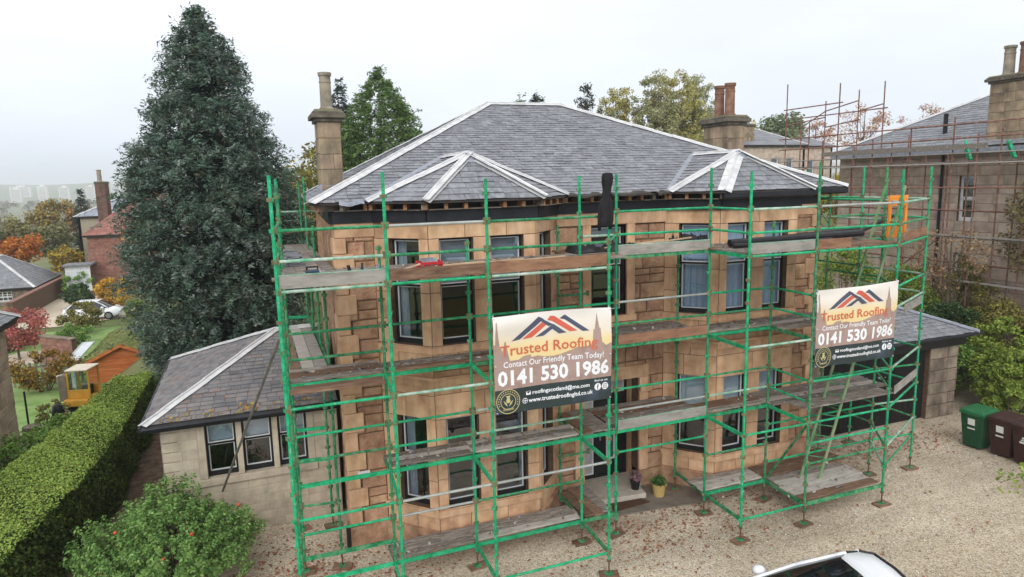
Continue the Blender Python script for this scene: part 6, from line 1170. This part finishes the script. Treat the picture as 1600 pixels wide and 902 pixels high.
# conservatory
cv = empty('conservatory', (-16, 76.5, -2.2), 'white framed glazed porch below the red house', 'porch'); MB().box(-17.2, -14.7, 75.4, 77.9, .92, 1.06).build('roof', SLA, cv); MB().box(-16.95, -14.95, 75.7, 77.8, -2.2, -1.6).build('base_wall', REDST, cv)
for i in range(6): x = -16.95+.4*i; MB().box(x-.04, x+.04, 75.66, 75.74, -1.6, .92).build('post', WHITE, cv)
for z in (-1.6, -.5, .4, .84): MB().box(-16.95, -14.95, 75.67, 75.73, z, z+.07).build('rail', WHITE, cv)
for i in range(5): x = -16.91+.4*i; MB().box(x, x+.32, 75.69, 75.70, -1.53, .84).build('pane', pm('milky_glass', [srgb(190, 198, 204), srgb(210, 216, 220)], rough=.2, rnd=.05, bump=0), cv)
# walls in the left gardens
def garden_wall(name, label, a, b, h, th, mat, cap, bl=.3, bh=.15):
    g = terrain(*a); o = empty(name, (a[0], a[1], g), label, 'wall'); pl = Plane(a, b); pc = Pieces('brick', 200); MB().prism([pl.P(0, -.01, g-.3), pl.P(pl.L, -.01, g-.3), pl.P(pl.L, -th+.01, g-.3), pl.P(0, -th+.01, g-.3)], (0, 0, h+.3)).build('core', MOR, o)
    for rr in blocks(0, pl.L, g, g+h, [], bh, bl*.8, bl*1.2, .0): pc.add(block_mb(pl, rr, rng.uniform(0, .01), .014, .005, .03), mat, o, 1, pl.P(rr[0], 0, rr[2]))
    pc.flush(); MB().prism([pl.P(-.05, .05, g+h), pl.P(pl.L+.05, .05, g+h), pl.P(pl.L+.05, -th-.05, g+h), pl.P(-.05, -th-.05, g+h)], (0, 0, .09)).build('coping', cap, o, bev=.02); return o
garden_wall('stone_wall', 'long dark stone boundary wall beside the far drive', (-18.3, 88), (-18.3, 63), 1.7, .35, DKCH, BRT, 1.2, .4)
garden_wall('brick_wall', 'red brown brick garden wall with pale coping beside the greenhouse', (-11.9, 45.5), (-9.9, 43.5), 2.0, .3, REDST, GREYST, .5, .22)
garden_wall('low_wall', 'low dark wall beneath the red maple', (-18.5, 53.5), (-14.2, 53.5), .8, .3, DKCH, DKCH, .6, .25)
tag(MB().prism([(-18, 60, -2.185), (-13.6, 60, -2.185), (-8, 63.5, -2.185), (-11, 68, -2.185), (-16.6, 86, -2.185), (-18, 86, -2.185)], (0, 0, .012)).build('driveway', pm('pale_drive', [srgb(186, 172, 152), srgb(206, 194, 176)], scale=2, rough=.95, rnd=0)), kind='structure')
tag(MB().prism([(-16.2, 47.5, -2.185), (-12.2, 47.5, -2.185), (-11.4, 50.5, -2.185), (-14.5, 51.5, -2.185)], (0, 0, .03)).build('path', MATS['pale_drive']), kind='structure')
# timber shed with mossy roof
SHEDW = pm('orange_timber', [srgb(150, 78, 40), srgb(178, 100, 54), srgb(190, 120, 72)], scale=3, rough=.75, rnd=.1, stretch=(.5, 1, 4)); MOSR = pm('mossy_felt', [srgb(84, 92, 48), srgb(112, 122, 64), srgb(128, 120, 84)], scale=1.2, rough=.95, bump=.5, rnd=0)
sh = empty('timber_shed', (-6.9, 42, -2.2), 'orange stained timber shed with mossy green roof', 'shed'); sx0, sx1, sy0, sy1, sg, se, sa = -8.6, -5.2, 40, 48, -2.3, -.75, .05
m = MB().prism([(sx0, sy0+.03, sg), (sx1, sy0+.03, sg), (sx1, sy0+.03, se), ((sx0+sx1)/2, sy0+.03, sa), (sx0, sy0+.03, se)], (0, sy1-sy0-.06, 0)); m.build('body', SHEDW, sh)
z = sg
while z < sa-.05:
    hw = (sx1-sx0)/2 if z < se else (sx1-sx0)/2*(sa-z)/(sa-se); cx_ = (sx0+sx1)/2; MB().box(cx_-hw, cx_+hw, sy0-.01, sy0+.028, z, z+.135).build('board', SHEDW, sh); z += .14
for s in (-1, 1):
    e_ = Vector(((sx0+sx1)/2+s*((sx1-sx0)/2+.3), sy0-.25, se-.13)); a_ = Vector(((sx0+sx1)/2, sy0-.25, sa+.03)); MB().prism([e_, a_, a_+Vector((0, sy1-sy0+.5, 0)), e_+Vector((0, sy1-sy0+.5, 0))], (0, 0, .05)).build('roof', MOSR, sh); MB().prism([e_, a_, a_+Vector((0, 0, -.16)), e_+Vector((0, 0, -.16))], (0, -.03, 0)).build('barge_board', SHEDW, sh)
C = np.stack([NR.uniform(sx0-.2, sx1+.2, 1800), NR.uniform(sy0-.2, sy1, 1800), np.zeros(1800)], 1); C[:, 2] = sa+.09-np.abs(C[:, 0]-(sx0+sx1)/2)*(sa-se+.16)/((sx1-sx0)/2+.3); quads_mesh('moss', leaf_quads(C, NR.uniform(.03, .08, 1800), .8, np.tile([0, 0, 1.], (1800, 1)), .6), leafmat('roof_moss', (84, 96, 44), (116, 128, 66)), sh, kind='stuff')
# greenhouse lean-to
gh = empty('greenhouse', (-9.2, 41, -2.2), 'small aluminium framed greenhouse against the timber shed', 'greenhouse'); AL = pm('aluminium', [srgb(176, 182, 186), srgb(198, 202, 206)], rough=.4, metal=.4, rnd=.05)
for x in (-9.75, -9.2): MB().bar((x, 40.2, -2.2), (x, 40.2, -.9), .05, .05).build('post', AL, gh); MB().bar((x, 40.2, -.9), (x+.6, 42.6, -.2), .05, .05).build('rafter', AL, gh)
for z in (-2.1, -1.5, -.92): MB().bar((-9.75, 40.2, z), (-9.2, 40.2, z), .05, .05).build('rail', AL, gh)
for i, x in enumerate((-9.72,)): MB().box(x, x+.5, 40.19, 40.2, -2.1, -.95).build('pane', MATS['milky_glass'], gh); MB().add([(x, 40.2, -.9), (x+.52, 40.2, -.9), (x+1.12, 42.6, -.2), (x+.6, 42.6, -.2)], [(0, 1, 2, 3)]).build('roof_pane', MATS['milky_glass'], gh)
# mini digger
YEP = pm('digger_yellow', [srgb(186, 134, 44), srgb(206, 156, 62)], rough=.5, rnd=.04, bump=.05); dg_ = empty('mini_digger', (-7.25, 33, -1.4), 'yellow mini digger cab parked behind the hedge', 'digger'); dx, dy, dz = -7.25, 33.0, -1.42
def DP(x, y, z): a = R(-14); x, y, z = x*.8, y*.8, z*.8; return Vector((dx+x*math.cos(a)-y*math.sin(a), dy+x*math.sin(a)+y*math.cos(a), dz+z))
def DB(x0, x1, y0, y1, z0, z1, nm, mt, bev=.02): m = MB().prism([DP(x0, y0, z0), DP(x1, y0, z0), DP(x1, y1, z0), DP(x0, y1, z0)], (0, 0, (z1-z0)*.8)); m.build(nm, mt, dg_, bev=bev)
DB(-.75, .75, -.8, .8, .55, .95, 'body', YEP, .06); DB(-.72, -.42, -.85, .85, .08, .5, 'track', BLACK, .1); DB(.42, .72, -.85, .85, .08, .5, 'track', BLACK, .1); DB(-.5, .5, -.6, -.56, .95, 1.4, 'door_panel', YEP); DB(-.55, .55, .55, .6, .95, 1.35, 'rear_panel', YEP); DB(-.58, .58, -.68, .68, 2.46, 2.54, 'roof', pm('digger_roof', [srgb(206, 192, 170), srgb(224, 214, 200)], rnd=0), .03)
for (x, y) in ((-.52, -.58), (.52, -.58), (-.52, .58), (.52, .58)): MB().bar(DP(x, y, .9), DP(x, y*.96, 2.47), .07, .07).build('pillar', YEP, dg_)
for s in (-1, 1): MB().bar(DP(-.52, s*.58, 1.4), DP(.52, s*.58, 1.4), .05, .05).build('window_rail', YEP, dg_)
for (a, b) in (((-.5, -.58), (.5, -.58)), ((.52, -.55), (.52, .55)), ((-.52, -.55), (-.52, .55))): MB().add([DP(a[0], a[1], 1.42), DP(b[0], b[1], 1.42), DP(b[0], b[1]*.97, 2.44), DP(a[0], a[1]*.97, 2.44)], [(0, 1, 2, 3)]).build('pane', GLASS, dg_)
DB(-.2, .25, .1, .5, .95, 1.5, 'seat', BLACK, .05); DB(-1.05, -.62, -.5, .1, .8, 2.2, 'boom_post', pm('digger_grey', [srgb(96, 88, 78), srgb(124, 114, 100)], rnd=0)); MB().bar(DP(-1.0, -.4, 2.2), DP(-.9, -.45, 2.25), .2, .06).build('lamp', WHITE, dg_)
# stump, pole and dark cowl on the cottage lawn
st_ = empty('tree_stump', (-8.6, 26.6, 0), 'sawn grey tree stump on a heap of stones beside the cottage corner', 'stump'); g = terrain(-8.3, 27.2); sx, sy = -7.75, 27.4
MB().lathe((sx, sy, g), [(.42, 0), (.36, .15), (.30, .35), (.29, .62), (.0, .63)], 11).build('trunk', GREYST, st_)
for i in range(7): a = i*.9; MB().lathe((sx+.5*math.cos(a), sy+.5*math.sin(a), g), [(.2, 0), (.24, .08), (.16, .2), (.04, .24)], 6).build('stone', GREYST, st_)
pl_ = MB().tube((-8.35, 29.2, terrain(-8.35, 29.2)), (-8.35, 29.2, terrain(-8.35, 29.2)+1.9), .035, 6).tube((-8.35, 29.2, 1.0), (-8.1, 29.3, 1.15), .02, 5).build('garden_pole', BLACK); tag(pl_, 'thin black garden pole on the lawn near the cottage', 'pole')
ch = empty('log_seat', (-7.1, 28.0, -.3), 'short upright brown log with a black cover beyond the hedge', 'log'); g = terrain(-7.0, 28.2); MB().lathe((-6.95, 28.2, g), [(.2, 0), (.18, .3), (.19, .7), (.0, .72)], 10).build('log', PLKB, ch); MB().lathe((-7.1, 28.15, g), [(.16, .0), (.2, .4), (.22, .75), (.15, .98), (.02, 1.05)], 10).build('cover', BLACK, ch, smooth=True)
# fence behind the climbing shrub
fe = empty('picket_fence', (-11, 41, -2), 'weathered low timber fence behind the yellow climbing shrub', 'fence')
for i in range(14): x = -12.4+.26*i; MB().box(x, x+.12, 41.9, 41.93, -2.2, -.9+.08*(i % 3)).build('paling', PLK, fe)
for z in (-1.9, -1.2): MB().box(-12.5, -8.8, 41.93, 41.97, z, z+.09).build('rail', PLK, fe)
# ---------------------------------------------------------------- far city in the haze
TOW = pm('tower_harling', [srgb(212, 208, 204), srgb(234, 231, 227)], scale=.02, rough=.9, rnd=.08, bump=0); TOD = pm('tower_glazing', [srgb(90, 96, 104), srgb(110, 116, 124)], rough=.4, rnd=.05, bump=0)
for i, (x, y, w, h, lb) in enumerate(((-545, 2050, 23, 34, 'leftmost hazy tower block on the horizon'), (-500, 2100, 20, 38, 'second hazy tower block from the left on the horizon'), (-430, 2000, 22, 37, 'third hazy tower block from the left on the horizon'), (-382, 2050, 18, 36, 'hazy tower block left of the dark spire conifer'), (-340, 2150, 20, 40, 'hazy tower block behind the tall olive tree'), (-305, 2200, 26, 33, 'broad hazy slab block near the red house chimneys'), (-600, 2300, 50, 30, 'long low hazy slab at the far left edge'))):
    g = terrain(x, y); t_ = empty('tower_block', (x, y, g), lb, 'tower block', 'tower blocks in the haze'); MB().box(x-w/2, x+w/2, y, y+18, g, g+h).build('shaft', TOW, t_); MB().box(x-w*.2, x+w*.2, y+5, y+13, g+h, g+h+4).build('plant_room', TOW, t_)
    for k in range(int(h/3)-1): MB().box(x-w*.42, x+w*.42, y-.12, y-.02, g+3+k*3, g+4.3+k*3).build('window_strip', TOD, t_)
tag(bush('far_woodland', 'hazy belt of treetops filling the valley below the towers', 'woodland', -230, 1000, 420, 640, 16, 16000, 2.2, leafmat('valley_leaf', (86, 92, 60), (112, 108, 72), (128, 112, 80)), 300, k=620, sub=.02, g=terrain(-220, 900)), kind='stuff')
# ---------------------------------------------------------------- cars
CARW = pm('white_car_paint', [srgb(222, 226, 232), srgb(230, 233, 238)], scale=.5, rough=.18, rnd=0, bump=0, spec=.6); CGL = pm('car_glass', [srgb(14, 15, 20), srgb(22, 24, 30)], rough=.04, rnd=0, bump=0, spec=.9); RUB_ = pm('tyre_rubber', [srgb(20, 20, 21), srgb(30, 30, 32)], rough=.85, rnd=0); ALLOY = pm('alloy', [srgb(150, 152, 156), srgb(176, 178, 182)], rough=.3, metal=.8, rnd=0)
def car(label, cx, cy, g, ang, wsb=1.65, rf=.05, rr=-.75, hb=-1.75, H_=1.47, half=2.1, wd=.88, rh=None):
    rh = half if rh is None else rh
    o = empty('white_car', (cx, cy, g), label, 'car'); c, s = math.cos(ang), math.sin(ang)
    def P(x, y, z): return Vector((cx+x*c-y*s, cy+x*s+y*c, g+z))
    def loft(secs, nm, mat, sm=True, bev=0):
        """secs: list of (x, [(y,z)...]) cross sections"""
        n = len(secs[0][1]); vs = [P(x, y, z) for x, pr in secs for (y, z) in pr]; fs = [(j*n+i, j*n+(i+1) % n, (j+1)*n+(i+1) % n, (j+1)*n+i) for j in range(len(secs)-1) for i in range(n)]+[tuple(range(n)), tuple(range((len(secs)-1)*n, len(secs)*n))]
        return MB().add(vs, fs).build(nm, mat, o, smooth=sm)
    def sec(x, w, z0, z1, r=.09): return (x, [(-w+r, z0), (w-r, z0), (w, z0+r), (w, (z0+z1)/2), (w-.02, z1-r), (w-r*1.4, z1), (0, z1+.02), (-w+r*1.4, z1), (-w+.02, z1-r), (-w, (z0+z1)/2), (-w, z0+r)])
    body = loft([sec(-rh, wd*.72, .42, .78), sec(-rh+.06, wd*.9, .3, .92), sec(-rh+.3, wd, .22, .98), sec(-rh*.5, wd, .2, .98), sec(0, wd, .2, .97), sec(1.0, wd, .2, .96), sec(wsb, wd*.99, .2, .95), sec(half-.3, wd*.95, .24, .80), sec(half-.06, wd*.82, .3, .66), sec(half, wd*.66, .36, .56)], 'body', CARW)
    rw, bw = wd*.70, wd*.93
    def ringc(f, z):  # cabin cross-section at height fraction
        return [(wsb+(rf-wsb)*f, -(bw+(rw-bw)*f)*.80), (wsb+(rf-wsb)*f+.10*(1-f)-.02, 0), (wsb+(rf-wsb)*f, (bw+(rw-bw)*f)*.80), (wsb+(rf-wsb)*f-.18, bw+(rw-bw)*f), (hb+(rr-hb)*f+.2, bw+(rw-bw)*f), (hb+(rr-hb)*f, (bw+(rw-bw)*f)*.78), (hb+(rr-hb)*f-.05, 0), (hb+(rr-hb)*f, -(bw+(rw-bw)*f)*.78), (hb+(rr-hb)*f+.2, -(bw+(rw-bw)*f)), (wsb+(rf-wsb)*f-.18, -(bw+(rw-bw)*f))]
    lv = [(0, .93), (.5, .93+(H_-.93)*.56), (.9, H_-.07), (1.0, H_-.03)]; vs = []; n = 10
    for f, z in lv: vs += [P(x, y, z) for x, y in ringc(f, z)]
    fs = [(j*n+i, j*n+(i+1) % n, (j+1)*n+(i+1) % n, (j+1)*n+i) for j in range(3) for i in range(n)]; MB().add(vs, fs).build('cabin', CGL, o, smooth=True)
    rt = ringc(1., 0); rc = ((rf+rr)/2, 0); rv = [P(x, y, H_-.035) for x, y in rt]+[P(rc[0]+(x-rc[0])*.86, y*.86, H_+.012) for x, y in rt]+[P(rc[0]+(x-rc[0])*.4, y*.4, H_+.028) for x, y in rt]+[P(rc[0], 0, H_+.03)]
    MB().add(rv, [(j*n+i, j*n+(i+1) % n, (j+1)*n+(i+1) % n, (j+1)*n+i) for j in range(2) for i in range(n)]+[(20+i, 20+(i+1) % n, 30) for i in range(n)]).build('roof', CARW, o, smooth=True)
    b0, b1 = ringc(0, 0), ringc(1, 0)
    for i, wdt, mt in ((3, .07, CARW), (9, .07, CARW), (4, .10, CARW), (8, .10, CARW)): 
        pts = []
        for f, z in lv[:4]: q = ringc(f, z)[i]; pts.append(P(q[0], q[1]*1.006, z))
        m = MB(); [m.tube(pts[k], pts[k+1], wdt*.55, 8, cap=True) for k in range(3)]; m.build('pillar', mt, o, smooth=True)
    for sy in (-1, 1):
        m = MB().tube(P(rf-.15, sy*rw*1.0, H_-.02), P(rr+.2, sy*rw*1.0, H_-.03), .022, 6); m.build('roof_rail', BLACK if sy < 0 else CARW, o)
        m = MB(); q = P(wsb-.55, sy*(wd+.12), 1.0); m.lathe(q-Vector((0, 0, .07)), [(.05, 0), (.11, .03), (.12, .10), (.07, .15), (.01, .16)], 10); m.build('mirror', CARW, o, smooth=True)
        MB().tube(P(wsb-.5, sy*wd*.9, .95), P(wsb-.55, sy*(wd+.05), .97), .03, 6).build('mirror_arm', BLACK, o)
        for x in (-rh*.6, half*.62):
            w = MB().tube(P(x, sy*(wd-.2), .32), P(x, sy*(wd+.012), .32), .32, 20).build('wheel', RUB_, o); MB().tube(P(x, sy*(wd+.013), .32), P(x, sy*(wd+.03), .32), .21, 12).build('rim', ALLOY, w)
        MB().box(0, .01, 0, .01, 0, .01) if False else None
        m = MB().bar(P(half-.16, sy*wd*.62, .68), P(half-.32, sy*wd*.86, .72), .05, .13); m.build('headlight', LEADW, o); m = MB().bar(P(-rh+.03, sy*wd*.70, .82), P(-rh+.1, sy*wd*.9, .84), .05, .16); m.build('tail_light', RED, o)
    # wiper and tailgate trim
    MB().tube(P(wsb-.02, -.5, .97), P(wsb-.28, .1, 1.045), .012, 5).tube(P(wsb-.02, .1, .97), P(wsb-.26, .6, 1.035), .012, 5).build('wiper', BLACK, o)
    pts = [P(x-.03, y, H_-.02) for x, y in (b1[4], b1[5], b1[6], b1[7], b1[8])]; m = MB(); [m.tube(pts[i], pts[i+1], .024, 6) for i in range(4)]; m.build('tailgate_seal', BLACK, o)
    return o
car('small white car cut by the bottom edge with its dark windscreen showing', 9.10, 7.70, 0, math.pi-R(13), wsb=1.8, rf=.0, rr=-.60, hb=-.80, half=2.2, rh=.92, H_=1.44)
car('white car parked on the far drive below the red house', -12.4, 62.6, -2.19, R(172)+math.pi, wsb=1.5, rf=.55, rr=-1.2, hb=-1.95, H_=1.5)
# ---------------------------------------------------------------- hazy air
hz = MB().box(-2450, 3400, -60, 3600, -24, 68).build('haze', pm('tmp', [(1, 1, 1), (1, 1, 1)], rnd=0))
hm = bpy.data.materials.new('haze_air'); hm.use_nodes = True; t = hm.node_tree; t.nodes.clear(); o = N(t, 'ShaderNodeOutputMaterial'); v = N(t, 'ShaderNodeVolumePrincipled', inp={'Density': .00042, 'Color': (.88, .93, 1, 1), 'Anisotropy': 0.}); t.links.new(v.outputs[0], o.inputs['Volume'])
hz.data.materials[0] = hm; tag(hz, 'pale haze in the air over the valley', 'haze', kind='stuff')
